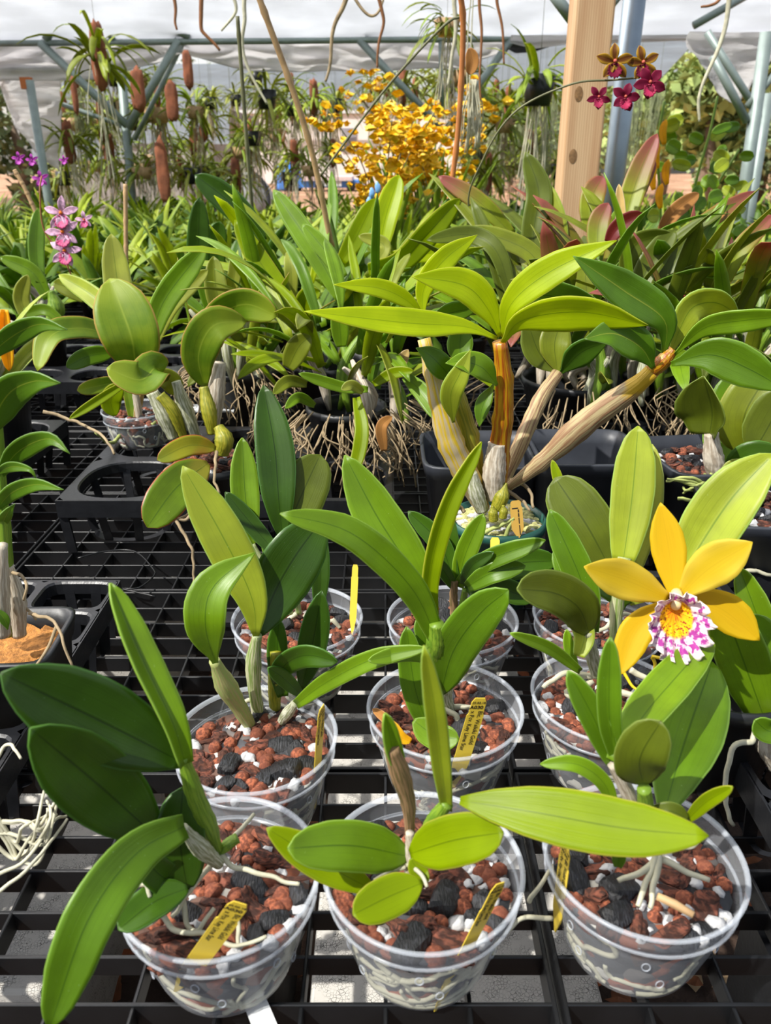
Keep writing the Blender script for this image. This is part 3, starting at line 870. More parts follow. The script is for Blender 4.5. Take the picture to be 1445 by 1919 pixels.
# ---------------------------------------------------------------- front row, middle pot
t = orchid('p9', (793, 1619), 'orchid in front middle clear pot with long lime leaf stretching right over its neighbour', 9)
leaf(t, [(862,1500,.335),(1000,1522,.322),(1170,1552,.308),(1328,1566,.298)], 108, 'lime', 'c', fold=.14, roll=-8, label='long lime leaf lying nearly level')
leaf(t, [(838,1520,.36),(828,1440,.35),(815,1330,.338),(795,1212,.33)], 40, 'light', 's', fold=.35, label='pale upright leaf seen from its back')
leaf(t, [(768,1605,.35),(660,1585,.335),(540,1590,.318)], 92, 'green', 'o', fold=.12)
leaf(t, [(768,1600,.345),(850,1575,.333),(942,1560,.32)], 94, 'lime', 'o', fold=.14)
leaf(t, [(790,1655,.33),(730,1680,.322),(662,1714,.31)], 76, 'lime', 'o', fold=.14)
leaf(t, [(706,1672,.335),(610,1620,.34),(500,1552,.345)], 66, 'lime', 'c', fold=.2)
leaf(t, [(770,1610,.342),(790,1640,.338),(803,1650,.335)], 34, 'lime', 'o')
leaf(t, [(752,1452,.356),(735,1400,.35),(722,1338,.345)], 34, 'green', 's', fold=.6, roll=20)
cane(t, [(733,1400,.35),(750,1450,.354),(765,1505,.358),(768,1560,.36),(770,1600,.36)], (14,19,15,10,8), 'brown', name='flower_sheath', label='brownish green sheath')
cane(t, [(838,1505,.358),(815,1535,.36),(790,1570,.36)], (12,15,10), 'green')
cane(t, [(768,1560,.352),(768,1600,.35),(765,1640,.345)], (8,9,8), 'papery')
roots(t, [[(765,1620,.345),(790,1640,.335),(800,1660,.33)], [(760,1625,.345),(725,1635,.34),(700,1650,.338)], [(990,1690,.36),(1012,1660,.36),(1030,1630,.37)], [(1035,1722,.36),(985,1720,.355),(940,1755,.345),(925,1790,.335)]], 5)
wall_tag('p9', (815,1895), (885,1758), 1655, 34, 'yellow plant label with smudged print at the right side of the front middle pot', text='A')

# ---------------------------------------------------------------- front row, right pot
t = orchid('p8', (1206, 1600), 'orchid in clear pot at front right with a broad upright green leaf and many leaves', 8)
leaf(t, [(1245,1525,.375),(1268,1440,.40),(1300,1340,.445),(1335,1240,.49)], 128, 'mid', 'c', fold=.16, label='broad upright green leaf')
leaf(t, [(1158,1430,.365),(1200,1350,.39),(1262,1275,.43),(1335,1195,.47)], 78, 'green', 's', fold=.22, roll=-15)
leaf(t, [(1157,1425,.37),(1142,1340,.372),(1144,1195,.38)], 46, 'mid', 's', fold=.4)
leaf(t, [(1205,1470,.36),(1200,1420,.352),(1238,1352,.35)], 96, 'shade', 'o', fold=.12, label='dark olive leaf seen from its back')
leaf(t, [(1150,1430,.37),(1110,1340,.375),(1065,1258,.38)], 52, 'mid', 's', fold=.4)
leaf(t, [(1153,1520,.375),(1130,1465,.378),(1080,1432,.38),(1012,1432,.382)], 32, 'green', 's', fold=.25)
leaf(t, [(1290,1535,.365),(1325,1502,.358),(1372,1475,.35)], 28, 'lime', 's', fold=.3)
leaf(t, [(1290,1535,.362),(1255,1520,.362),(1215,1528,.365)], 34, 'shade', 'o', fold=.2)
leaf(t, [(1158,1625,.34),(1160,1600,.34),(1155,1575,.342)], 26, 'mid', 's', fold=.3)
cane(t, [(1150,1430,.368),(1172,1475,.37),(1190,1520,.37),(1200,1550,.368)], (12,14,13,10), 'papery')
cane(t, [(1207,1478,.36),(1210,1510,.363),(1212,1548,.365)], (13,15,11), 'green')
roots(t, [[(1230,1600,.35),(1215,1640,.342),(1195,1700,.325)], [(1235,1600,.35),(1225,1660,.336),(1215,1705,.325)], [(1225,1610,.35),(1190,1640,.342),(1160,1650,.34)], [(1240,1610,.35),(1290,1635,.344),(1330,1650,.34)], [(1245,1590,.352),(1290,1588,.352),(1310,1575,.353)]], 7)
mb = MB(); mb.tube([P(1232,1680,.328), P(1265,1695,.325), P(1300,1715,.318)], [.0022,.0026,.002], 7); mb.obj('bark_sliver', M['stake'], t)
wall_tag('p8', (1040,1745), (1052,1655), 1585, 40, 'yellow plant label seen through the left wall of the front right pot', text='A')

# ---------------------------------------------------------------- second row, left pot
t = orchid('p2', (478, 1377), 'orchid in second row left clear pot, long pale upright leaf beside a dark one', 2)
leaf(t, [(480,1192,.53),(472,1120,.535),(420,1010,.545),(342,873,.56)], 84, 'light', 'c', fold=.1, label='long pale upright leaf')
leaf(t, [(484,1190,.535),(515,1110,.55),(555,1040,.56),(608,968,.575)], 112, 'deep', 'c', fold=.18, roll=8)
leaf(t, [(404,1245,.50),(385,1170,.49),(400,1100,.50),(478,1035,.515)], 80, 'green', 'l', fold=.25, roll=-10)
leaf(t, [(530,1305,.545),(520,1230,.55),(522,1160,.555)], 40, 'dark', 's', fold=.3)
leaf(t, [(565,1292,.54),(585,1210,.545),(603,1108,.55)], 56, 'deep', 'c', fold=.3)
leaf(t, [(562,1300,.53),(530,1270,.52),(503,1252,.51)], 30, 'dark', 's')
leaf(t, [(516,1282,.53),(535,1245,.52),(575,1228,.51),(632,1240,.50)], 44, 'dark', 'o', fold=.25, roll=25)
leaf(t, [(555,1320,.52),(610,1280,.505),(700,1235,.49),(802,1214,.48)], 38, 'green', 's', fold=.25)
cane(t, [(402,1238,.502),(420,1278,.51),(445,1320,.52),(478,1375,.53)], (10,20,15,10), 'pale')
cane(t, [(482,1190,.532),(475,1240,.535),(478,1300,.537),(490,1352,.54)], (9,15,12,8), 'greengrey', rings=(.8,))
cane(t, [(553,1318,.522),(540,1335,.525),(528,1352,.53)], (8,11,9), 'silver')
cane(t, [(518,1220,.55),(515,1280,.55),(515,1330,.55)], (12,13,11), 'yolive')
roots(t, [[(480,1360,.53),(505,1345,.535),(495,1390,.52),(470,1410,.515)], [(525,1395,.52),(538,1400,.518),(535,1415,.515),(522,1425,.51)], [(545,1410,.515),(555,1412,.514),(552,1430,.51)], [(455,1320,.54),(470,1312,.542),(475,1345,.538)]], 4.5)
wall_tag('p2', (590,1515), (597,1412), 1325, 30, 'narrow yellow plant label standing upright in the second row left pot')

# ---------------------------------------------------------------- second row, middle pot
t = orchid('p4', (834, 1323), 'orchid in second row middle clear pot, long leaves arching left, a broad one right', 4)
leaf(t, [(820,1200,.525),(770,1100,.515),(660,1000,.50),(525,962,.49)], 62, 'green', 's', fold=.12, roll=10, label='long leaf arching left')
leaf(t, [(812,1172,.55),(770,1070,.56),(705,965,.575),(646,853,.59)], 92, 'green', 'c', fold=.3, label='broad glossy leaf pointing up left')
leaf(t, [(812,1180,.54),(806,1080,.55),(840,950,.56),(903,828,.575)], 38, 'lime', 's', fold=.45, roll=20)
leaf(t, [(826,1300,.53),(850,1220,.52),(900,1150,.51),(952,1106,.50)], 84, 'mid', 'o', fold=.2, roll=8)
leaf(t, [(808,1375,.51),(778,1290,.515),(762,1175,.525)], 52, 'mid', 's', fold=.35)
leaf(t, [(775,1350,.50),(815,1378,.492),(860,1385,.485)], 52, 'green', 'o', fold=.2)
leaf(t, [(810,1230,.53),(790,1180,.535),(788,1155,.54)], 30, 'mid', 's', fold=.35)
leaf(t, [(802,1235,.50),(760,1225,.49),(690,1238,.48)], 30, 'green', 's', fold=.25)
cane(t, [(818,1168,.522),(818,1200,.525),(812,1240,.53)], (14,19,15), 'green')
cane(t, [(845,1255,.54),(838,1300,.54),(845,1330,.54)], (9,10,9), 'silver', rings=(.5,))
roots(t, [[(830,1330,.535),(855,1340,.53),(865,1375,.52),(860,1400,.515)], [(850,1325,.54),(880,1322,.54),(895,1330,.535)], [(825,1340,.53),(800,1360,.525)]], 6)
leaf(t, [(770,1390,.50),(750,1380,.50),(730,1350,.505)], 22, 'yellow', 's', fold=.5)
leaf(t, [(745,1385,.50),(725,1350,.51),(698,1328,.52)], 18, 'brown', 's', fold=.5)
wall_tag('p4', (850,1475), (872,1402), 1308, 34, 'clean yellow plant label with two printed lines in the second row middle pot')
mb = MB(); mb.tube([P(800,1110,.56), P(790,1070,.565), P(782,1045,.57), P(775,1038,.57)], [.0018,.0022,.002,.001], 6); o = mb.obj('dry_flower_stub', CM['brown'], t)

# ---------------------------------------------------------------- second row, right pot, in flower
t = orchid('p6', (1140, 1300), 'orchid in clear pot bearing the large yellow flower with magenta spotted lip', 6)
leaf(t, [(1105,1188,.52),(1085,1140,.51),(1040,1112,.50),(970,1104,.48)], 84, 'shade', 'o', fold=.2, roll=15)
leaf(t, [(1107,1185,.53),(1090,1090,.54),(1030,955,.56)], 60, 'mid', 's', fold=.35)
leaf(t, [(1168,1052,.56),(1185,930,.58),(1196,798,.60)], 80, 'light', 's', fold=.2, label='tall pale upright leaf')
leaf(t, [(1185,1075,.57),(1215,950,.59),(1222,832,.61)], 52, 'pale', 's', fold=.15)
leaf(t, [(1262,1110,.54),(1320,1010,.55),(1375,930,.555),(1450,850,.56)], 112, 'light', 'c', fold=.35, roll=-10, label='wide glossy leaf pointing up right')
leaf(t, [(1088,1258,.50),(1030,1215,.49),(957,1187,.48)], 24, 'green', 's', fold=.3)
leaf(t, [(1080,1255,.52),(1068,1220,.525),(1062,1180,.53)], 20, 'green', 's', fold=.4)
leaf(t, [(1085,1230,.51),(1095,1190,.52),(1080,1140,.53)], 40, 'light', 's', fold=.3)
cane(t, [(1102,1185,.52),(1108,1220,.525),(1118,1265,.53)], (8,13,11), 'silver')
cane(t, [(1170,1045,.56),(1158,1120,.555),(1152,1200,.55),(1148,1290,.545)], (12,12,10,9), 'greengrey', name='stem', rings=(.35,.7))
roots(t, [[(1110,1265,.53),(1060,1262,.53),(1020,1290,.52)], [(1110,1275,.53),(1080,1290,.525),(1060,1300,.52),(1110,1310,.518)], [(1180,1255,.53),(1215,1275,.525),(1240,1290,.52)], [(1160,1300,.52),(1200,1305,.515),(1230,1330,.51)], [(1120,1320,.515),(1100,1340,.512)]], 6.5)
roots(t, [[(1165,1250,.51),(1185,1285,.50),(1205,1298,.495)], [(1225,1270,.50),(1228,1240,.505),(1222,1228,.507),(1255,1235,.50),(1350,1257,.49)]], 3.5, 'ties', name='yellow_tie')
# flower
fl = MB(); FY = .485
fc = P(1262,1125,FY)
fl.tube([P(1268,1108,.492), P(1268,1120,.478), P(1266,1137,.468)], [.0036,.0046,.003], 12)
def petalmat(name, a, b, edge, trans=.3, scale=20):
    m, n, N, Lk, pb = newmat(name)
    uv = N.new('ShaderNodeUVMap'); sp = N.new('ShaderNodeSeparateXYZ'); Lk.new(uv.outputs[0], sp.inputs[0])
    u = math_(N, Lk, 'ABSOLUTE', math_(N, Lk, 'SUBTRACT', sp.outputs[0], .5))
    mp = N.new('ShaderNodeMapping'); mp.inputs['Scale'].default_value = (scale, 1.5, 1); Lk.new(uv.outputs[0], mp.inputs[0])
    nv = N.new('ShaderNodeTexNoise'); nv.inputs['Scale'].default_value = 1.5; nv.inputs['Detail'].default_value = 3; Lk.new(mp.outputs[0], nv.inputs['Vector'])
    c = mixc(N, Lk, maprange(N, Lk, u, .1, .48), hexc(a), hexc(b))
    c = mixc(N, Lk, maprange(N, Lk, nv.outputs[0], .5, .7, 0, .18), c, hexc(edge))
    c = mixc(N, Lk, maprange(N, Lk, u, 0, .02, .25, 0), c, hexc(edge))
    Lk.new(c, pb.inputs['Base Color']); pb.inputs['Roughness'].default_value = .55; pb.inputs['Specular IOR Level'].default_value = .25
    tr = N.new('ShaderNodeBsdfTranslucent'); Lk.new(c, tr.inputs['Color'])
    mx = N.new('ShaderNodeMixShader'); mx.inputs[0].default_value = trans
    Lk.new(pb.outputs[0], mx.inputs[1]); Lk.new(tr.outputs[0], mx.inputs[2]); Lk.new(mx.outputs[0], N['Material Output'].inputs['Surface'])
    return m
YP = petalmat('yellow_petal', 'd2b41e', 'd6bc3c', 'b08c10'); YS = petalmat('yellow_sepal', 'd8b010', 'd6b214', 'b48a08')
CMat = simple('cream_column', 'f0cf96', .5, .08, 40)
flower = fl.obj('flower', CMat, t); flower['label'] = 'large yellow flower with ruffled magenta lip'
leaf(flower, [(1265,1122,.486),(1255,1040,.498),(1238,942,.512)], 64, YS, 'p', fold=.12, name='sepal', th=.0006)
leaf(flower, [(1252,1122,.486),(1180,1090,.484),(1095,1062,.478)], 76, YP, 'p', fold=.10, name='petal', th=.0005, wave=.06)
leaf(flower, [(1276,1115,.486),(1330,1065,.482),(1410,1016,.474)], 82, YP, 'p', fold=.10, name='petal', th=.0005, wave=.06)
leaf(flower, [(1258,1128,.488),(1195,1180,.484),(1162,1265,.470)], 62, YS, 'p', fold=.14, name='sepal', th=.0006)
leaf(flower, [(1278,1122,.488),(1350,1140,.484),(1424,1200,.472)], 72, YS, 'p', fold=.12, name='sepal', th=.0006)
def lipmat():
    m, n, N, Lk, pb = newmat('spotted_lip')
    uv = N.new('ShaderNodeUVMap'); sp = N.new('ShaderNodeSeparateXYZ'); Lk.new(uv.outputs[0], sp.inputs[0])
    tc = N.new('ShaderNodeTexCoord')
    rr = sp.outputs[1]     # 0 centre .. 1 rim
    n1 = N.new('ShaderNodeTexNoise'); n1.inputs['Scale'].default_value = 260; n1.inputs['Detail'].default_value = 3; Lk.new(tc.outputs['Object'], n1.inputs['Vector'])
    mp = N.new('ShaderNodeMapping'); mp.inputs['Scale'].default_value = (60, 3, 1); Lk.new(uv.outputs[0], mp.inputs[0])
    n2 = N.new('ShaderNodeTexNoise'); n2.inputs['Scale'].default_value = 1.2; Lk.new(mp.outputs[0], n2.inputs['Vector'])
    n3 = N.new('ShaderNodeTexNoise'); n3.inputs['Scale'].default_value = 700; Lk.new(tc.outputs['Object'], n3.inputs['Vector'])
    yel = mixc(N, Lk, maprange(N, Lk, n3.outputs[0], .56, .6), hexc('f2b40e'), hexc('8c2418'))
    thr = mixc(N, Lk, maprange(N, Lk, n2.outputs[0], .48, .56), hexc('f0a010'), hexc('c4400e'))
    c = mixc(N, Lk, maprange(N, Lk, rr, .12, .36), thr, yel)
    mag = mixc(N, Lk, maprange(N, Lk, n1.outputs[0], .45, .56), hexc('ecd2d6'), hexc('a03a8c'))
    c = mixc(N, Lk, maprange(N, Lk, rr, .5, .6), c, mag)
    c = mixc(N, Lk, maprange(N, Lk, rr, .9, .97), c, hexc('f0e0dc'))
    Lk.new(c, pb.inputs['Base Color']); pb.inputs['Roughness'].default_value = .6; pb.inputs['Specular IOR Level'].default_value = .2
    return m
def lip(parent, cpx, Y, wpx, hpx, mat, depth=.3, frill=.07, name='lip', na=84, nr=14):
    c = P(*cpx, Y); ax = V((1, 0, 0)); ay = (UP*1.0); az = -FW
    w_, h_ = pxm(wpx/2, c), pxm(hpx/2, c); mb = MB(); rows = []; nor = []
    for i in range(nr+1):
        r = i/nr; row = []; nn = []
        for k in range(na+1):
            a = 2*math.pi*k/na
            fr = 1+frill*r*r*(math.sin(a*11)+.5*math.sin(a*23+1))
            zz = -depth*w_*2*(1-r**1.6)+w_*.22*r**3*math.sin(a*13+.7)+w_*.1*r**3*math.sin(a*29)
            y = math.sin(a)*h_*r*fr-(1-r)*(-h_*.45)
            row.append(c+ax*(math.cos(a)*w_*r*fr)+ay*y+az*zz); nn.append(az)
        rows.append(row); nor.append(nn)
    mb.shell(rows, nor, .0004)
    return mb.obj(name, mat, parent)
lip(flower, (1276,1178), .456, 118, 132, lipmat())

# ---------------------------------------------------------------- third row
t = orchid('p3', (557, 1156), 'orchid in clear pot in third row at left with four tall dark upright leaves', 3)
leaf(t, [(530,1012,.70),(522,930,.71),(515,840,.73),(494,722,.76)], 74, 'deep', 'c', fold=.3, label='tallest dark green leaf')
leaf(t, [(474,1022,.70),(460,930,.72),(454,820,.74)], 54, 'green', 'c', fold=.35)
leaf(t, [(530,1010,.70),(562,935,.715),(600,852,.735)], 92, 'shade', 'o', fold=.12)
leaf(t, [(598,1135,.67),(600,1060,.68),(590,960,.70)], 38, 'deep', 's', fold=.35)
leaf(t, [(520,1040,.69),(478,990,.70),(422,922,.71)], 34, 'deep', 's', fold=.3)
leaf(t, [(555,1120,.68),(515,1050,.69),(490,1000,.70)], 30, 'mid', 's')
cane(t, [(530,1010,.70),(545,1065,.695),(560,1150,.69)], (5,7,6), 'greengrey', name='stem')
cane(t, [(474,1020,.70),(510,1080,.695),(545,1150,.69)], (4,6,6), 'greengrey', name='stem')
cane(t, [(598,1130,.67),(590,1150,.675),(580,1165,.68)], (5,6,6), 'green', name='stem')
roots(t, [[(570,1150,.69),(590,1170,.68),(625,1160,.675)], [(555,1150,.69),(540,1165,.685),(560,1185,.68)], [(620,1160,.67),(636,1175,.668)]], 5)
plant_tag((660,1190,.66),(666,1058,.69), 13, 'blank yellow plant label standing in the third row left pot', text=None)
t = orchid('p5', (848, 1157), 'orchid in clear pot in third row middle with a low fan of dark leaves', 5)
for pts, wd, m_ in (([(858,1100,.66),(872,1040,.665),(906,963,.67)], 42, 'green'), ([(852,1095,.66),(825,1020,.67),(765,958,.68)], 40, 'dark'), ([(862,1092,.655),(915,1050,.635),(1022,1012,.62)], 40, 'mid'), ([(872,1102,.65),(950,1060,.655),(1045,1050,.66)], 62, 'dark'), ([(846,1092,.67),(840,1010,.68),(832,950,.69)], 40, 'dark'), ([(876,1100,.64),(920,1075,.63),(985,1060,.63)], 40, 'mid'), ([(850,1100,.66),(832,1070,.655),(806,1040,.65)], 26, 'dark'), ([(880,1110,.64),(940,1105,.64),(1000,1125,.64)], 46, 'dark'), ([(868,1095,.65),(885,1060,.64),(925,1035,.63)], 26, 'deep')):
    leaf(t, pts, wd, m_, 's', fold=.3)
cane(t, [(852,1088,.66),(850,1120,.66),(853,1172,.665)], (7,8,9), 'brown')
cane(t, [(872,1105,.65),(868,1130,.655),(865,1160,.66)], (6,7,7), 'green')
roots(t, [[(855,1170,.66),(875,1165,.66),(880,1150,.66)], [(860,1175,.66),(845,1200,.655),(830,1195,.655)]], 6)
plant_tag((925,1130,.67),(928,1007,.70), 20, 'blank yellow plant label behind leaves below the green pot', text=None)
t = orchid('p7', (1122, 1152), 'orchid in clear pot in third row right with broad dark leaf behind the yellow flower', 7)
leaf(t, [(1142,1062,.62),(1100,985,.635),(1040,895,.66)], 104, 'shade', 'o', fold=.2)
leaf(t, [(1130,1090,.62),(1085,1040,.63),(1045,985,.64)], 44, 'mid', 's', fold=.3)
leaf(t, [(1070,960,.66),(1050,910,.67),(1035,862,.68)], 20, 'lime', 's', fold=.4)
leaf(t, [(1175,1135,.62),(1150,1110,.615),(1110,1090,.61)], 40, 'mid', 's', fold=.3)
leaf(t, [(1180,1130,.63),(1215,1115,.62),(1260,1112,.61)], 22, 'olive', 's', fold=.3)
leaf(t, [(1060,1095,.64),(1050,1060,.65),(1040,1030,.66)], 26, 'mid', 's')
cane(t, [(1142,1060,.62),(1150,1100,.63),(1150,1160,.64)], (6,8,8), 'greengrey')
roots(t, [[(1150,1160,.64),(1175,1150,.635),(1200,1165,.63)], [(1150,1165,.64),(1120,1185,.63)]], 5)
leaf(t, [(1250,1060,.66),(1310,1100,.64),(1330,1140,.62),(1342,1175,.61)], 40, 'dark', 's', fold=.3)

q = Pz(492, 1912, .0015)
mb = MB(); mb.box((q.x, q.y, .0015), (.007, .022, .0005), Matrix.Rotation(.5, 3, 'Z')); tag(mb.obj('plant_label', M['tagwhite'], smooth=False, origin=q), 'blank white plant label lying on the grid below the front left pot', 'plant label')
# ---------------------------------------------------------------- thick-caned orchid in the green pot
c = Pz(933, 968, .108)
t = thing('potted_orchid', (c.x, c.y, 0.002), 'large orchid in a green pot with thick amber and striped canes and long lime leaves', 'potted orchid')
round_pot(c.x, c.y, .003, .0555, .042, .105, M['greenpot'], 'pot', t)
mb = MB(); mb.lathe((c.x, c.y, .094), [(.052, 0), (.035, .006), (.015, .008), (0, .008)], 30); mb.obj('potting_mix', M['moss'], t)
r_ = random.Random(3); mb = MB(); mb2 = MB()
for i in range(150):
    a = r_.uniform(0, 6.28); q = .048*math.sqrt(r_.random())
    b_ = mb if i % 3 else mb2
    b_.ico((c.x+q*math.cos(a), c.y+q*math.sin(a), .102), r_.uniform(.003, .008), 2, (1.2, .9, .6), .6, None, i, 2)
mb.obj('moss_clumps', M['moss'], t)['kind'] = 'stuff'; mb2.obj('stones', M['perl'], t)['kind'] = 'stuff'
cane(t, [(905,955,.83),(882,905,.825),(845,830,.82),(822,745,.82),(795,635,.83)], (15,25,24,17,12), 'ambergrey', name='cane', rings=(.45,.7,.85), seg=18)
cane(t, [(892,930,.85),(885,850,.845),(862,760,.84),(838,690,.84)], (14,20,17,12), 'yolive', name='cane', rings=(.5,))
cane(t, [(935,945,.84),(932,880,.83),(942,790,.82),(945,720,.815),(937,640,.81)], (12,21,19,17,13), 'amber', name='cane', rings=(.3,.55,.8), seg=18, label='amber coloured upright cane')
cane(t, [(928,935,.82),(926,890,.82),(932,830,.82)], (17,22,17), 'papery', name='cane_sheath')
cane(t, [(950,915,.845),(1010,870,.835),(1100,790,.82),(1190,725,.80),(1222,695,.795)], (9,16,24,22,14), 'tanamber', name='cane', rings=(.25,), seg=18, label='thick striped cane leaning far right')
cane(t, [(945,905,.87),(985,810,.89),(1015,745,.92),(1045,700,.94)], (10,15,15,12), 'striped', name='cane')
cane(t, [(905,958,.81),(892,920,.81),(885,885,.81)], (11,15,9), 'silver', name='cane')
cane(t, [(930,955,.81),(940,930,.812),(948,905,.815)], (12,15,4), 'yolive', name='young_shoot')
cane(t, [(925,975,.80),(924,960,.80),(923,948,.80)], (9,9,3), 'yolive', name='young_shoot')
cane(t, [(942,970,.80),(944,958,.80),(943,947,.80)], (8,8,3), 'yolive', name='young_shoot')
cane(t, [(1222,695,.795),(1240,680,.79),(1262,655,.79)], (14,15,10), 'amber', name='cane_tip')
L3 = [([(937,630,.81),(915,580,.805),(870,535,.80),(772,518,.79)], 62, 'bright', 10), ([(942,632,.81),(958,570,.80),(1030,510,.79),(1156,450,.775)], 62, 'bright', -15),
 ([(932,634,.81),(870,612,.80),(760,605,.78),(570,583,.76)], 52, 'bright', 25), ([(942,642,.805),(980,600,.79),(1090,585,.775),(1215,610,.76)], 66, 'bright', 30),
 ([(932,722,.80),(905,690,.79),(870,678,.785),(835,680,.78)], 46, 'green', 20), ([(850,792,.79),(845,740,.78),(862,700,.78),(882,655,.785)], 44, 'light', 10),
 ([(852,715,.81),(830,690,.80),(805,665,.80),(780,652,.80)], 46, 'mid', 10), ([(798,602,.83),(765,565,.82),(710,540,.81),(625,533,.80)], 36, 'bright', 10),
 ([(793,598,.84),(795,540,.845),(835,485,.85),(895,440,.87)], 46, 'bright', 10), ([(1245,665,.79),(1245,600,.78),(1170,545,.77),(1075,480,.755)], 72, 'dend', 15),
 ([(1225,690,.785),(1200,650,.775),(1150,625,.77),(1095,635,.765)], 66, 'dend', 10), ([(1256,665,.79),(1275,615,.795),(1300,575,.80),(1345,568,.81),(1388,595,.82)], 56, 'light', 30),
 ([(1264,665,.785),(1320,615,.77),(1400,600,.75),(1520,590,.73)], 44, 'green', 20), ([(1258,682,.775),(1330,665,.76),(1400,690,.745),(1480,735,.73)], 78, 'mid', 5),
 ([(1046,700,.94),(1010,660,.95),(985,590,.96)], 56, 'shade', 10), ([(1050,700,.94),(1090,660,.93),(1140,640,.92)], 50, 'dark', 25), ([(1045,700,.94),(1040,640,.95),(1060,590,.97)], 60, 'olive', 10),
 ([(935,640,.825),(990,560,.84),(1060,560,.86),(1150,590,.88)], 60, 'mid', 20), ([(868,690,.86),(862,650,.87),(868,600,.88)], 50, 'mid', 0), ([(925,720,.83),(905,760,.82),(898,800,.815)], 30, 'mid', 0), ([(800,600,.85),(850,585,.86),(900,575,.87)], 40, 'mid', 10)]
for pts, wd, m_, ro in L3: leaf(t, pts, wd, m_, 'l', roll=ro, fold=.2, wave=.03, n=26)
roots(t, [[(955,900,.85),(990,915,.84),(1000,950,.825)], [(950,920,.84),(975,935,.835),(995,955,.825)], [(870,960,.82),(862,950,.82),(838,948,.80)]], 4, 'rootdry')
roots(t, [[(905,1000,.80),(935,985,.80),(965,972,.80)], [(945,1005,.80),(955,990,.80),(962,975,.80)]], 4.5, 'rootg')
plant_tag((972,1008,.795),(966,938,.805), 23, 'faded buff plant label with tiny print in the green pot', mat='tagold', text='dashes', roll=10)
st = thing('price_sticker', P(962,1025,.785), 'small white sticker reading $15 on the green pot', 'sticker')
p0 = P(962,1025,.7815); a_ = math.atan2(p0.y-c.y, p0.x-c.x); nrm = V((math.cos(a_), math.sin(a_), -.12)).normalized(); tx = V((-math.sin(a_), math.cos(a_), 0)); ty = nrm.cross(tx).normalized()
if ty.z < 0: ty = -ty; 
tx = ty.cross(nrm); rad_ = .0555-.0005
p0 = V((c.x, c.y, 0))+V((math.cos(a_), math.sin(a_), 0))*.0555; p0.z = P(962,1025,p0.y).z; p0 = p0+nrm*.0012
st.location = p0
mb = MB(); mb.shell([[p0+tx*.0065*i+ty*.0055*j for i in (-1, 1)] for j in (-1, 1)], [[nrm, nrm]]*2, .0003); mb.obj('paper', M['tagwhite'], st, smooth=False)
text_obj('$15', .0065, Matrix(((tx.x, ty.x, nrm.x, -tx.x*.005-ty.x*.002+nrm.x*.0002), (tx.y, ty.y, nrm.y, -tx.y*.005-ty.y*.002+nrm.y*.0002), (tx.z, ty.z, nrm.z, -tx.z*.005-ty.z*.002+nrm.z*.0002), (0, 0, 0, 1))), st, M['ink'])

# ---------------------------------------------------------------- charcoal square pots at right of centre
def sq(pxy, Y, wt, H, label, soil='moss', mat='greypot', rz=0, z=.002):
    q = P(pxy[0], pxy[1], Y); o = thing('square_pot', (q.x, Y, z), label, 'plant pot')
    square_pot(q.x, Y, wt, wt*.8, H, M[mat], o, z=z, rz=rz, name='pot_body', soil=soil); return o
sq((895,880), 1.02, .15, .13, 'charcoal square pot behind the green pot', None)
sq((1085,880), 1.00, .14, .14, 'charcoal square pot behind the tall pale leaf', None)

# ---------------------------------------------------------------- right-hand folded-leaf orchid in charcoal pot
q = P(1320, 900, 1.0)
t = thing('potted_orchid', (q.x, 1.0, .002), 'orchid in charcoal square pot at right with folded olive leaf on a grey papery bulb', 'potted orchid')
square_pot(q.x, 1.0, .15, .12, .13, M['greypot'], t, z=.002, rz=.12)
potting(t, (q.x, 1.0), .066, .112, 41, 110)
def fan(parent, pts, wpx, mat, **k): return leaf(parent, pts, wpx, mat, **k)
leaf(t, [(1330,815,.93),(1335,770,.93),(1318,705,.92)], 96, 'shade', 's', fold=.75, roll=-35, label='folded olive leaf')
leaf(t, [(1400,850,.95),(1395,780,.95),(1440,700,.96)], 100, 'olive', 'o', fold=.15)
leaf(t, [(1410,850,.93),(1440,800,.93),(1475,730,.93)], 90, 'shade', 'o', fold=.15)
leaf(t, [(1375,900,.93),(1400,860,.92),(1460,850,.91)], 60, 'dark', 'o', fold=.2)
leaf(t, [(1350,925,.93),(1368,900,.92),(1385,860,.92)], 50, 'pale', 'o', fold=.4)
leaf(t, [(1345,880,.96),(1355,800,.98),(1375,700,1.0)], 70, 'mid', 'o', fold=.2)
cane(t, [(1333,812,.93),(1336,850,.93),(1345,905,.935)], (13,19,16), 'papery')
cane(t, [(1345,905,.935),(1348,925,.935),(1352,945,.94)], (14,14,10), 'yolive')
rg = random.Random(4)
roots(t, [[(1330,910+rg.uniform(-8,14),.93),(1300+rg.uniform(-12,12),890+rg.uniform(0,30),.91),(1262+rg.uniform(-18,25),905+rg.uniform(-12,25),.92)] for _ in range(9)], 3.5, 'rootg')
roots(t, [[(1335+rg.uniform(-14,14),895+rg.uniform(-10,15),.925),(1320+rg.uniform(-14,14),915,.92),(1328+rg.uniform(-12,12),935,.92)] for _ in range(9)], 3.5, 'rootg')
roots(t, [[(1360,960,.93),(1300,940,.90),(1270,935,.90)]], 5, 'rootg')

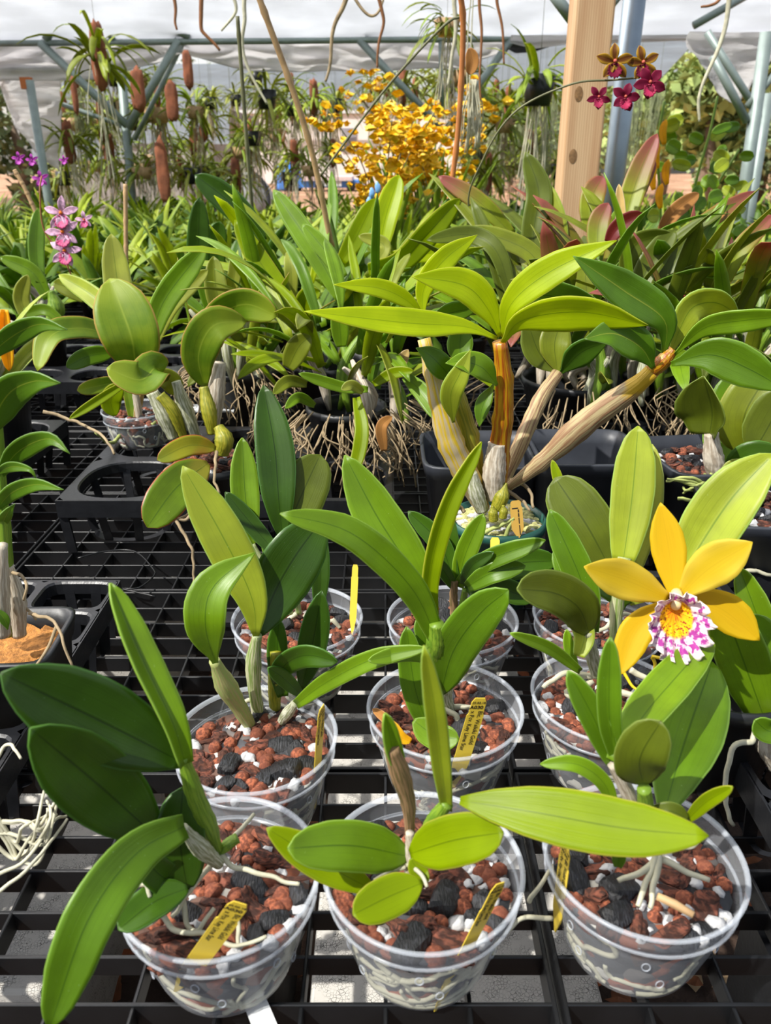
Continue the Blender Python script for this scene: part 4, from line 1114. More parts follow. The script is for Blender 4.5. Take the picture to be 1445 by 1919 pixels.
# ---------------------------------------------------------------- right edge orchids
q = Pz(1440, 1440, .115)
t = thing('potted_orchid', (q.x+.02, .53, .0), 'orchid in round black pot cut off by the right edge with broad upright leaves', 'potted orchid')
round_pot(q.x+.02, .53, .02, .048, .036, .09, M['blackpot'], 'pot', t)
leaf(t, [(1432,1345,.50),(1405,1270,.50),(1372,1180,.505),(1350,1115,.51)], 96, 'green', 's', fold=.2)
leaf(t, [(1450,1340,.50),(1445,1230,.51),(1400,1150,.53)], 90, 'mid', 's', fold=.3)
leaf(t, [(1460,1300,.53),(1435,1200,.54),(1385,1062,.56)], 62, 'green', 's', fold=.3)
leaf(t, [(1470,1370,.47),(1440,1370,.47),(1415,1350,.47)], 46, 'mid', 'o')
cane(t, [(1455,1345,.49),(1440,1390,.49),(1455,1440,.49)], (16,22,14), 'papery')
roots(t, [[(1425,1350,.48),(1410,1390,.47),(1375,1400,.465),(1362,1450,.46),(1360,1500,.455),(1375,1545,.45)]], 6)
q = P(1420, 1000, .80)
t = thing('potted_orchid', (q.x, .82, .0), 'orchid in black pot at right edge behind the flower with white roots and perlite', 'potted orchid')
square_pot(q.x+.04, .86, .15, .12, .12, M['greypot'], t, z=.002, rz=-.08)
potting(t, (q.x+.04, .86), .06, .105, 77, 120)
roots(t, [[(1385,980,.84),(1420,995,.83),(1460,1010,.82)], [(1390,1090,.78),(1400,1070,.79),(1460,1080,.79)]], 5)

# ---------------------------------------------------------------- left broad-leaved orchid
q = P(395, 860, 1.10)
t = thing('potted_orchid', (q.x, 1.10, .03), 'broad yellow-green leaved orchid at left with silvery bulbs and two orange-tinged leaves hanging in front', 'potted orchid')
round_pot(q.x, 1.10, .01, .058, .045, .075, M['blackpot'], 'pot', t)
potting(t, (q.x, 1.10), .052, .078, 31, 90)
for pts, wd, m_, pr, kw in (
 ([(255,700,1.10),(248,640,1.08),(228,580,1.09),(205,522,1.11)], 112, 'catt', 'c', dict(fold=.25, roll=-5)),
 ([(238,640,1.22),(222,540,1.25),(208,438,1.27)], 52, 'pale', 's', {}),
 ([(283,635,1.2),(310,560,1.22),(385,462,1.25)], 48, 'green', 's', dict(fold=.3)),
 ([(290,640,1.24),(320,570,1.25),(390,505,1.27)], 36, 'pale', 's', dict(fold=.3)),
 ([(303,700,1.06),(290,690,1.03),(262,712,1.0),(200,690,.99)], 66, 'catt', 'o', dict(fold=.35, roll=20)),
 ([(383,725,1.07),(372,665,1.06),(400,610,1.06),(462,602,1.08)], 74, 'catt', 'c', dict(fold=.25)),
 ([(392,650,1.10),(410,595,1.10),(460,570,1.09),(520,592,1.08)], 64, 'catt', 'o', dict(fold=.2, roll=20)),
 ([(215,628,1.16),(150,615,1.12),(95,630,1.08),(70,695,1.05)], 44, 'catt', 's', dict(roll=30)),
 ([(215,660,1.12),(165,668,1.1),(125,688,1.08)], 34, 'mid', 'o', {}),
 ([(225,715,1.12),(190,722,1.1),(145,732,1.08)], 30, 'catt', 'o', {}),
 ([(240,715,1.08),(200,740,1.06),(130,785,1.03)], 18, 'lime', 's', dict(fold=.4)),
 ([(215,780,1.1),(208,750,1.1),(225,720,1.1)], 38, 'lime', 'o', {}),
 ([(160,560,1.3),(130,540,1.3),(100,530,1.3)], 34, 'olive', 's', {}),
 ([(250,640,1.15),(180,560,1.2),(110,515,1.24)], 38, 'light', 's', dict(fold=.3)),
 ([(330,740,1.1),(320,715,1.09),(290,700,1.08)], 40, 'olive', 'o', {}),
 ([(405,840,1.0),(355,835,.98),(295,862,.955)], 40, 'orange', 'o', dict(fold=.15)),
 ([(390,868,.985),(330,915,.94),(276,988,.90)], 80, 'yolive', 'o', dict(fold=.12)),
): leaf(t, pts, wd, m_, pr, **kw)
for pts, rr_, m_ in (([(325,822,1.06),(305,770,1.06),(285,735,1.06)], (10,17,12), 'silver'), ([(345,820,1.06),(325,770,1.05),(300,740,1.05)], (8,12,10), 'yolive'), ([(368,820,1.06),(345,760,1.06),(330,715,1.06)], (10,15,9), 'silver'), ([(398,812,1.04),(392,775,1.04),(382,725,1.05)], (10,15,9), 'yolive'), ([(400,800,1.08),(405,740,1.08),(412,680,1.08)], (12,17,12), 'papery'), ([(415,850,1.02),(420,825,1.02),(410,800,1.03)], (14,18,10), 'yolive')):
    cane(t, pts, rr_, m_)
roots(t, [[(405,845,1.0),(403,900,.97),(412,925,.96)], [(330,870,.98),(310,880,.97),(292,905,.95)], [(315,960,.92),(345,1000,.91),(362,1040,.90),(363,1095,.89)], [(360,960,.93),(345,975,.92),(315,965,.92)], [(365,935,.95),(366,955,.94),(330,975,.92)], [(82,770,1.05),(140,790,1.05),(190,815,1.03),(215,850,1.0)]], 3.5, 'rootdry')
q = P(262, 800, 1.24)
t = thing('potted_orchid', (q.x, 1.24, .08), 'small orchid in a low clear pot sitting in the tray at left', 'potted orchid')
clear_pot(t, q.x, 1.24, 21, R=.056, r=.045, H=.058, z=.065, sc_=.9)
leaf(t, [(248,790,1.24),(240,740,1.25),(225,700,1.26)], 18, 'catt', 's'); leaf(t, [(255,790,1.24),(262,740,1.25),(268,700,1.26)], 16, 'tan', 's')
cane(t, [(262,795,1.24),(258,760,1.24),(250,720,1.24)], (6,7,5), 'papery')
roots(t, [[(240,800,1.22),(225,815,1.2),(205,830,1.15),(180,810,1.12)], [(275,800,1.22),(290,790,1.2)]], 4, 'rootg')
mb = MB(); mb.box(P(395,765,1.4), (.045, .02, .0015)); tag(mb.obj('paper_slip', M['tagwhite'], smooth=False, origin=P(395,765,1.4)), 'white paper slip on the tray behind the silvery bulbs', 'paper slip')

# ---------------------------------------------------------------- left edge cane orchid in square pot
q = Pz(15, 1190, .115)
t = thing('potted_orchid', (q.x, q.y, .03), 'tall orchid at left edge in square black pot topped with orange fibre', 'potted orchid')
square_pot(q.x, q.y, .088, .07, .085, M['blackpot'], t, z=.03, soil='fiber', rz=.05)
Y0 = q.y
cane(t, [(12,1185,Y0),(8,1060,Y0),(2,900,Y0),(-8,700,Y0)], (22,16,9,6), 'green', name='cane')
cane(t, [(35,1190,Y0),(30,1120,Y0),(15,1060,Y0)], (14,18,10), 'papery', name='cane'); cane(t, [(5,1190,Y0-.02),(0,1100,Y0-.02),(5,1020,Y0-.02)], (15,18,9), 'papery', name='cane')
for pts, wd in (([(-30,830,Y0),(10,745,Y0-.02),(60,715,Y0-.03),(112,718,Y0-.04)], 66), ([(-40,690,Y0+.03),(10,640,Y0+.02),(70,608,Y0),(125,618,Y0-.01)], 44), ([(-10,910,Y0),(30,850,Y0-.01),(90,822,Y0-.03),(130,850,Y0-.04)], 42), ([(-10,890,Y0),(20,875,Y0-.02),(55,880,Y0-.03),(68,898,Y0-.03)], 20), ([(-10,960,Y0),(20,925,Y0-.02),(65,908,Y0-.03),(118,918,Y0-.04)], 32), ([(0,990,Y0),(15,960,Y0-.01),(28,945,Y0-.01)], 22), ([(0,1010,Y0),(10,1015,Y0),(22,1010,Y0)], 14), ([(-10,1080,Y0),(0,1065,Y0),(22,1068,Y0)], 20), ([(15,1180,Y0-.03),(8,1160,Y0-.03),(-8,1140,Y0-.03)], 18)):
    leaf(t, pts, wd, 'dend', 'l', fold=.2, roll=15, wave=.03)
roots(t, [[(20,1070,Y0),(40,1080,Y0-.01),(50,1100,Y0-.02),(45,1125,Y0-.02)], [(55,1148,Y0-.01),(100,1165,Y0-.03),(118,1200,Y0-.05),(135,1250,Y0-.06)], [(105,1175,Y0-.03),(90,1215,Y0-.04),(65,1250,Y0-.05)], [(35,1110,Y0),(45,1135,Y0),(68,1160,Y0)]], 3.5, 'rootdry')
rg = random.Random(9)
t = thing('aerial_roots', P(0, 1600, .42), 'loose tangle of pale hanging roots over the grid at left edge', 'roots')
roots(t, [[(-20+rg.uniform(0, 20),1530+rg.uniform(-20, 60),.40),(40+rg.uniform(-15,15),1560+rg.uniform(-30,60),.395),(70+rg.uniform(-25,30),1590+rg.uniform(-50,40),.39),(95+rg.uniform(-30,35),1500+rg.uniform(-30,30),.41)] for _ in range(8)]+[[(-10,1640,.37),(50,1610,.38),(100,1540,.40),(125,1530,.42)], [(-10,1425,.47),(15,1395,.48),(38,1420,.46)], [(-10,1680,.36),(60,1620,.37),(125,1535,.41)]], 4, 'root')

# ---------------------------------------------------------------- bushy plants behind
def bush(key, cpx, Y, z0, n, mats, rad, Lr, wr, droop, label, seed, pot=None, elev=(.5, 1.45), explicit=(), rootn=0, azr=(0, 6.283), potr=.08, bulbs=8, name='potted_orchid', rootmat='rootdry'):
    q = P(cpx[0], cpx[1], Y); r_ = random.Random(seed)
    t = thing(name, (q.x, Y, z0), label, 'potted orchid')
    if pot: round_pot(q.x, Y, z0, potr, potr*.75, .11, M[pot], 'pot', t)
    zt = z0+(.1 if pot else 0)
    for i in range(n):
        a = r_.uniform(*azr); rr = rad*math.sqrt(r_.random()); mb = MB()
        e = r_.uniform(*elev); L = r_.uniform(*Lr)
        b = V((q.x+rr*math.cos(a), Y+rr*math.sin(a), zt+r_.uniform(.01, .05)+(.12*r_.random() if n > 40 else 0)))
        strap(mb, b, a+r_.uniform(-.7, .7), e, L, r_.uniform(*wr), droop*r_.uniform(.4, 1.6), rng=r_, prof=r_.choice(('s', 's', 'c')), lean=1.1)
        mb.obj('leaf', LM[r_.choice(mats)], t)
    for i in range(bulbs):
        a = r_.uniform(0, 6.28); rr = rad*r_.random(); mb = MB(); b = V((q.x+rr*math.cos(a), Y+rr*math.sin(a), zt-.01)); hh = r_.uniform(.06, .15)
        mb.tube(catmull([b, b+V((r_.uniform(-.02, .02), r_.uniform(-.02, .02), hh*.5)), b+V((r_.uniform(-.04, .04), r_.uniform(-.04, .04), hh))], 9), [.004, .006, .008, .009, .009, .008, .007, .005, .003], 8)
        mb.obj('pseudobulb', CM[r_.choice(('silver', 'papery', 'green'))], t)
    mb = MB()
    for i in range(rootn*2):
        a = r_.uniform(3.2, 6.2); b = V((q.x+rad*1.05*math.cos(a), Y+rad*1.05*math.sin(a), zt+r_.uniform(-.01, .03)))
        p1 = b+V((math.cos(a)*.03, math.sin(a)*.03, -.015)); p2 = p1+V((r_.uniform(-.03, .04), r_.uniform(-.03, .02), -r_.uniform(.02, .085)))
        mb.tube(catmull([b, p1, (p1+p2)/2+V((r_.uniform(-.018, .018), r_.uniform(-.01, .01), r_.uniform(-.008, .008))), p2], 12), r_.uniform(.0008, .0015), 5)
    if rootn: o = mb.obj('root_mass', M[rootmat], t); o['kind'] = 'stuff'
    for pts, wd, m_, kw in explicit: leaf(t, pts, wd, m_, kw.pop('prof', 's') if kw else 's', **kw)
    return t
bush('m2', (650, 790), 1.20, .03, 46, ('green', 'light', 'mid', 'lime', 'olive'), .10, (.10, .22), (.015, .024), 1.0,
 'bushy orchid in the centre, narrow yellow-green leaves and a mass of hanging roots', 5, pot='blackpot', potr=.062, elev=(.3, 1.35), rootn=60, explicit=(
 ([(668,745,1.05),(678,800,1.02),(672,850,1.0),(655,902,.98)], 28, 'lime', {}), ([(760,705,1.08),(795,740,1.05),(828,792,1.02)], 34, 'green', {}), ([(720,905-60,1.02),(715,800,1.02),(735,780,1.03)], 22, 'brown', {}),
 ([(575,720,1.1),(540,715,1.08),(512,738,1.06)], 24, 'olive', {}), ([(540,690,1.1),(560,650,1.1),(582,630,1.1)], 44, 'olive', {}), ([(690,730,1.06),(640,725,1.06),(560,700,1.05)], 22, 'green', {}),
 ([(680,735,1.04),(660,722,1.03),(640,730,1.02)], 20, 'pale', {}), ([(700,720,1.06),(735,700,1.06),(775,695,1.05)], 22, 'lime', {}), ([(735,720,1.1),(745,690,1.1),(765,655,1.1)], 24, 'tan', {}), ([(640,650,1.12),(635,600,1.12),(625,580,1.12)], 34, 'green', {}),
 ([(590,760,1.08),(560,745,1.06),(535,765,1.04)], 20, 'green', {})))
bush('m2b', (610, 640), 1.50, .03, 44, ('lime', 'green', 'bright', 'light', 'mid'), .15, (.12, .26), (.017, .026), .7,
 'clump of lime strap-leaved orchids behind the central bushy one', 6, pot='blackpot', potr=.085, explicit=(
 ([(565,600,1.35),(525,545,1.37),(480,480,1.39),(440,412,1.41)], 42, 'lime', {}), ([(640,560,1.42),(590,470,1.45),(512,355,1.5)], 44, 'green', {}), ([(645,520,1.42),(610,470,1.44),(567,420,1.46)], 32, 'green', {}),
 ([(690,505,1.45),(750,490,1.46),(800,440,1.47),(862,372,1.5)], 46, 'lime', dict(roll=20)), ([(640,490,1.55),(670,440,1.56),(703,372,1.58)], 40, 'lime', {}), ([(710,480,1.5),(722,410,1.52),(748,328,1.55)], 48, 'bright', dict(fold=.4)),
 ([(700,500,1.48),(720,460,1.5),(672,442,1.5)], 26, 'pale', {}), ([(548,560,1.4),(545,500,1.4),(540,470,1.42)], 26, 'pale', {}), ([(455,640,1.4),(410,560,1.4),(400,480,1.42)], 46, 'olive', dict(fold=.5)),
 ([(430,560,1.42),(440,510,1.42),(436,478,1.42)], 26, 'pale', {}), ([(480,570,1.4),(500,590,1.36),(560,592,1.33)], 26, 'olive', dict(label='yellow edged level leaf')), ([(565,600,1.38),(575,560,1.37),(600,545,1.36)], 40, 'lime', dict(fold=.4)), ([(735,480,1.5),(830,470,1.5),(870,440,1.5)], 34, 'bright', {})))
bush('m1b', (455, 730), 1.45, .03, 26, ('mid', 'light', 'olive', 'catt'), .08, (.10, .2), (.016, .026), .8, 'orchid in low black pot with white gravel behind the broad-leaved one', 8, pot='blackpot', potr=.075, rootn=30, bulbs=14)
bush('m4', (1080, 760), 1.38, .03, 70, ('olive', 'shade', 'redtip', 'mid', 'green', 'olive', 'shade'), .17, (.15, .30), (.022, .034), .8,
 'large bushy orchid with olive and reddish strap leaves behind the thick canes', 11, pot='blackpot', potr=.10, rootn=32, bulbs=26, elev=(.4, 1.4), explicit=(
 ([(1010,520,1.5),(1000,440,1.52),(1010,360,1.54),(985,285,1.56)], 50, 'shade', dict(fold=.3)), ([(1045,520,1.5),(1040,420,1.52),(1005,325,1.56)], 46, 'light', dict(fold=.25)),
 ([(960,560,1.4),(930,470,1.42),(880,440,1.44),(800,450,1.42)], 34, 'shade', dict(roll=15)), ([(1020,560,1.4),(1000,480,1.42),(920,440,1.44),(870,430,1.45)], 36, 'olive', dict(roll=15)),
 ([(960,440,1.5),(900,380,1.5),(822,330,1.52)], 34, 'redtip', dict(roll=10)), ([(1105,430,1.5),(1110,370,1.52),(1130,330,1.54)], 46, 'redtip', {}), ([(1105,640,1.35),(1100,560,1.36),(1095,480,1.38)], 46, 'olive', {})), rootmat='rootdry')
bush('m4b', (1270, 700), 1.42, .03, 62, ('olive', 'shade', 'redtip', 'olive', 'redtip', 'mid', 'green'), .17, (.15, .30), (.022, .034), .8,
 'bushy orchid with red-tipped olive leaves at right below the maroon flowers', 12, pot='blackpot', potr=.10, rootn=30, bulbs=26, elev=(.4, 1.35), explicit=(
 ([(1165,470,1.45),(1175,400,1.47),(1200,320,1.5),(1232,250,1.52)], 46, 'redtip', dict(fold=.3)), ([(1175,420,1.47),(1200,350,1.5),(1228,300,1.52)], 30, 'redtip', {}),
 ([(1140,455,1.4),(1160,425,1.4),(1205,400,1.4)], 34, 'red', dict(fold=.4)), ([(1250,560,1.4),(1262,490,1.4),(1320,420,1.42),(1415,358,1.45)], 36, 'redtip', {}),
 ([(1290,500,1.42),(1310,440,1.42),(1362,385,1.43)], 34, 'brown', dict(fold=.5)), ([(1350,545,1.3),(1385,470,1.3),(1450,402,1.32)], 36, 'redtip', {}),
 ([(1240,590,1.32),(1250,520,1.34),(1290,440,1.36)], 48, 'shade', dict(fold=.3)), ([(1195,560,1.32),(1215,500,1.34),(1265,430,1.36)], 48, 'shade', {}), ([(1170,530,1.35),(1190,460,1.35),(1260,440,1.36)], 40, 'shade', dict(roll=15)),
 ([(1290,500,1.36),(1330,510,1.34),(1372,515,1.33)], 22, 'green', dict(fold=.5)), ([(1245,600,1.3),(1260,575,1.29),(1300,560,1.28)], 30, 'red', dict(fold=.5)),
 ([(1235,445,1.5),(1262,400,1.5),(1310,362,1.52)], 30, 'brown', dict(fold=.4)), ([(1170,470,1.42),(1165,430,1.42),(1160,345,1.44)], 20, 'tan', dict(fold=.6)), ([(1120,480,1.42),(1122,420,1.44),(1140,380,1.45)], 42, 'redtip', {})), rootmat='rootdry')
bush('m4c', (1400, 720), 1.30, .03, 40, ('olive', 'green', 'mid', 'redtip', 'light'), .12, (.13, .26), (.016, .024), .8, 'loose olive-leaved orchid cut off by the right edge', 14, pot='blackpot', potr=.08, rootn=30, bulbs=12, rootmat='rootdry')

# left back orchid with pink flowers
t = bush('m6', (75, 640), 1.75, .05, 9, ('mid', 'green'), .04, (.12, .22), (.018, .026), 1.0, 'orchid at far left bearing a spray of pink speckled flowers', 15, pot='blackpot', potr=.06, explicit=(
 ([(75,530,1.6),(68,470,1.62),(72,390,1.65)], 30, 'mid', {}), ([(90,560,1.6),(60,510,1.6),(0,482,1.6)], 30, 'green', {}), ([(60,610,1.55),(40,560,1.55),(52,515,1.55)], 30, 'pale', {}), ([(115,600,1.55),(80,580,1.55),(30,595,1.55)], 22, 'green', {})))
cane(t, [(95,610,1.6),(105,580,1.6),(95,545,1.6)], (12,16,7), 'green')
pinkm = simple('pink_speckled_petal', 'd9a8c4', .6, .5, 160); pinkd = simple('pink_lip', 'c8487c', .6, .4, 200); orang = simple('orange_throat', 'e87820', .6, .1, 50); magm = simple('magenta_petal', 'b03aa8', .6, .2, 80)
stem_pts = [P(135,520,1.55), P(118,480,1.55), P(82,430,1.55), P(75,360,1.55), P(78,330,1.56)]
mb = MB(); mb.tube(catmull(stem_pts, 24), .0016, 6); mb.obj('flower_stem', M['flowerstem'], t)
def starflower(parent, px, py, Y, s, mat, lipm, thr, rot=0, np_=5, name='flower', prof='p', wd=.42):
    f = MB(); c = P(px, py, Y); f.ico(c-FW*pxm(s*.1, c), pxm(s*.1, c), 2); fo = f.obj(name, thr, parent)
    for k in range(np_):
        a = rot+math.pi/2+2*math.pi*k/np_
        leaf(fo, [(px, py, Y), (px+math.cos(a)*s*.5, py-math.sin(a)*s*.5, Y-.003), (px+math.cos(a)*s, py-math.sin(a)*s, Y-.001)], s*wd, mat, prof, fold=.15, name='petal', th=.0005, wave=.08, n=10)
    lip(fo, (px, py+s*.45), Y-.006, s*.75, s*.75, lipm, depth=.15, frill=.1, name='lip', na=28, nr=5)
    return fo
for (x, y, s, r0) in ((115,400,34,0), (118,435,34,.3), (122,470,32,-.2), (158,412,18,.2)): starflower(t, x, y, 1.54, s, pinkm, pinkd, orang, r0)
for (x, y, s) in ((76,335,17), (35,297,14), (60,300,13), (120,300,10)): starflower(t, x, y, 1.9, s, magm, magm, magm, .2)
# hanging yellow bloom at left edge
t = bush('m7', (-40, 640), 1.2, .05, 8, ('green', 'light'), .04, (.12, .2), (.018, .026), .8, 'orchid at left edge with a drooping yellow bud', 16, pot='blackpot', potr=.06)
leaf(t, [(8,580,1.15),(10,630,1.15),(17,695,1.15)], 26, 'yellow', 's', fold=.5, name='petal'); leaf(t, [(2,590,1.15),(0,630,1.15),(8,665,1.15)], 18, 'yellow', 's', fold=.5, name='petal')
# dark glossy leaves in the middle distance
t = bush('m8', (440, 560), 1.9, .05, 8, ('deep', 'dark'), .05, (.12, .24), (.03, .04), .5, 'dark broad-leaved orchid in the middle distance left of centre', 17, pot='blackpot', potr=.07, explicit=(
 ([(490,455,1.8),(460,410,1.8),(420,370,1.8),(365,328,1.8)], 52, 'deep', {}), ([(372,560,1.8),(372,470,1.8),(374,370,1.8)], 44, 'deep', {}), ([(410,500,1.85),(405,460,1.85),(412,415,1.85)], 40, 'dark', {})))

# maroon flower spray at upper right
mar = petalmat('maroon_petal', '7c1438', '8e1a40', '5c0c28'); marlip = simple('crimson_lip', 'a41c48', .5, .3, 80)
marb = petalmat('brown_yellow_petal', '6e3a1c', 'c49a2c', 'd8b03a'); redc = simple('coral_centre', 'c8604c', .6, .2, 90)
q = P(960, 560, 1.5)
t = thing('orchid_flower_spray', (q.x, 1.5, .16), 'arching brown stalk with five maroon and yellow flowers in front of the wooden post', 'flower spray')
mb = MB(); mb.tube(catmull([P(955,560,1.5), P(880,400,1.5), P(905,300,1.45), P(965,210,1.42), P(1070,158,1.40), P(1150,150,1.40), P(1200,145,1.39)], 50), .0016, 7); mb.obj('flower_stalk', M['wiregreen'], t)
starflower(t, 1152, 116, 1.385, 36, marb, mar, redc, 0, wd=.5); starflower(t, 1205, 118, 1.39, 34, marb, mar, redc, .2, wd=.5)
starflower(t, 1218, 155, 1.36, 32, mar, marlip, redc, .5, wd=.6); starflower(t, 1172, 182, 1.37, 28, mar, marlip, redc, -.3, wd=.6); starflower(t, 1122, 182, 1.38, 24, mar, marlip, redc, .6, wd=.5)

# stakes and dry stalks
def stick(pts, rpx, mat, label, cat='stake', name='bamboo_stake', nodes=True):
    sp = catmull([P(*q) for q in pts], 40); r = pxm(rpx, sp[20]); mb = MB()
    mb.tube(sp, [r*(1+(.25 if nodes and i % 9 == 0 else 0)) for i in range(40)], 8)
    return tag(mb.obj(name, mat, origin=sp[0]), label, cat)
stick([(622,462,1.6),(575,250,1.55),(480,-20,1.5)], 5.5, M['stake'], 'long tan bamboo stake leaning left in the centre')
stick([(820,500,1.6),(838,400,1.58),(858,250,1.55),(868,60,1.52),(862,-20,1.5)], 5, simple('orange_stalk', 'c07a44', .6, .2, 40), 'orange-brown dry flower stalk right of centre', 'flower stalk', 'dry_stalk')
stick([(238,560,1.7),(236,450,1.7),(235,345,1.7)], 4, M['stake'], 'short upright tan stake behind the broad-leaved orchid at left')
stick([(68,400,1.7),(45,350,1.7),(27,318,1.7)], 4, M['stake'], 'short tan stake at far left beside magenta flowers')
stick([(478,450,1.9),(465,300,1.85),(445,30,1.8)], 3.5, M['wiregreen'], 'thin dark upright stalk left of the bamboo stake', 'flower stalk', 'dry_stalk')
stick([(600,330,1.9),(720,170,1.85),(830,50,1.8),(870,30,1.8)], 2.2, M['wiregreen'], 'thin green stalk slanting up right across the yellow flowers', 'flower stalk', 'flower_stalk')
leaf(None, [(880,90,1.5),(885,115,1.5),(880,140,1.5)], 26, 'brown', 'o', fold=.5, name='dry_bloom')
tag(bpy.data.objects['dry_bloom'], 'withered brown bloom beside the orange stalk', 'dried flower')
# ---------------------------------------------------------------- posts, frame, film and curtains
def post(name, a, b, w_, mat, label, round_=True, d=None):
    a = V(a); b = V(b); mb = MB()
    if round_: mb.tube([a, a.lerp(b, .5), b], w_/2, 24)
    else: mb.bar(a, b, w_, d or w_)
    return tag(mb.obj(name, mat, smooth=round_, origin=a), label, 'post')
def woodmat():
    m, n, N, Lk, pb = newmat('pine_post_wood')
    tc = N.new('ShaderNodeTexCoord'); mp = N.new('ShaderNodeMapping'); mp.inputs['Scale'].default_value = (14, 14, .9)
    Lk.new(tc.outputs['Object'], mp.inputs[0])
    no = N.new('ShaderNodeTexNoise'); no.inputs['Scale'].default_value = 2.2; no.inputs['Detail'].default_value = 3; Lk.new(mp.outputs[0], no.inputs['Vector'])
    wv = N.new('ShaderNodeTexWave'); wv.inputs['Scale'].default_value = 4; wv.inputs['Distortion'].default_value = 3; wv.inputs['Detail'].default_value = 1; Lk.new(mp.outputs[0], wv.inputs['Vector'])
    c = mixc(N, Lk, maprange(N, Lk, no.outputs[0], .3, .7), hexc('b8916a'), hexc('cdae86'))
    c = mixc(N, Lk, maprange(N, Lk, wv.outputs[0], .3, .9, 0, .4), c, hexc('a87c50'))
    Lk.new(c, pb.inputs['Base Color']); pb.inputs['Roughness'].default_value = .75
    return m
pb_ = P(1078, 400, 2.1); pt_ = P(1104, 0, 2.1)
mb = MB(); cx_ = (pb_.x+pt_.x)/2
mb.bar((pb_.x, 2.12, GZ), (pb_.x+.0, 2.12, 1.4), .088, .088)
wp = mb.obj('wooden_post', woodmat(), smooth=False, origin=V((pb_.x, 2.12, GZ)))
bv = wp.modifiers.new('b', 'BEVEL'); bv.width = .006; bv.segments = 2
tag(wp, 'square pine post right of centre with two dark knots', 'post')
for (x, y, s) in ((1085, 176, 13), (1074, 293, 12)):
    p = P(x, y, 2.0745); p.y = 2.0752; mb = MB(); mb.lathe(p, [(0, .0006), (.006, .0006), (.0095, 0)], 16, Matrix.Rotation(math.pi/2, 3, 'X') @ Matrix.Diagonal((1, 1.7, 1))); mb.obj('knot', simple('wood_knot', '80603c', .8, .4, 160), wp, origin=V((pb_.x, 2.12, GZ)))
a = P(1143, 400, 2.3); b = P(1189, 0, 2.3)
post('steel_pole', P(1143,400,2.3)+(P(1143,400,2.3)-P(1166,200,2.3))*1.6, P(1166,200,2.3)+(P(1166,200,2.3)-P(1143,400,2.3))*1.6, .055, M['steel'], 'thick galvanised steel pole standing right beside the wooden post')
def pole_px(x0, y0, x1, y1, Y, w_, label, mat='steel2', Y1=None, name='frame_pole'):
    return post(name, P(x0, y0, Y), P(x1, y1, Y1 or Y), w_, M[mat], label)
def down(x0, y0, x1, y1, Y, w_, label, **k):
    p0 = P(x0, y0, Y); p1 = P(x1, y1, Y); d = p1-p0
    q = p0+d*((GZ-p0.z)/d.z)
    return post('frame_pole', p0, q, w_, M['steel2'], label)
down(1437,60,1396,350,3.9,.055,'front one of the two galvanised posts at the right edge')
down(1440,175,1412,350,4.3,.055,'rear one of the two galvanised posts at the right edge')
down(222,75,246,350,6.0,.06,'galvanised post at left among hanging plants')
down(55,150,82,320,5.2,.05,'galvanised post at the far left edge below the film')
pole_px(-60,82,1500,68,5.6,.035,'long galvanised purlin pipe crossing the top of the view')
pole_px(86,76,122,-10,5.6,.05,'roof brace at far left leaning right')
pole_px(172,-10,212,76,5.6,.04,'roof brace meeting the left post from the left')
pole_px(168,-10,198,76,5.9,.03,'second thinner roof brace beside the left post')
pole_px(215,0,355,70,5.6,.04,'roof brace slanting down right from the left post')
pole_px(75,80,238,235,5.6,.05,'lower brace left of the left post')
pole_px(335,75,240,240,5.6,.05,'lower brace right of the left post')
pole_px(345,76,252,262,5.75,.03,'thin rear brace right of the left post')
pole_px(680,60,760,-10,5.6,.035,'short roof brace above the yellow flowers')
pole_px(672,74,835,250,5.6,.045,'brace running down behind the yellow flowers')
pole_px(900,0,955,52,5.6,.04,'roof brace left of the wooden post')
pole_px(835,245,960,72,5.6,.045,'brace slanting behind the orange stalk')
pole_px(1030,-20,1072,36,2.5,.03,'steel bracket arm left of the wooden post')
pole_px(1170,-20,1138,20,2.5,.02,'steel bracket arm right of the wooden post')
pole_px(1300,48,1420,-20,5.0,.04,'roof brace at the right')
pole_px(1335,105,1400,228,3.9,.035,'lower brace joining the right front post')
pole_px(1325,60,1434,232,4.3,.035,'second lower brace joining the right posts')
pole_px(1400,200,1460,130,3.9,.03,'short brace right of the right front post')
pole_px(826,72,828,200,5.6,.03,'thin galvanised hanger pole above the yellow flowers')
pole_px(58,175,236,238,6.0,.03,'rear brace behind the left hanging plants')

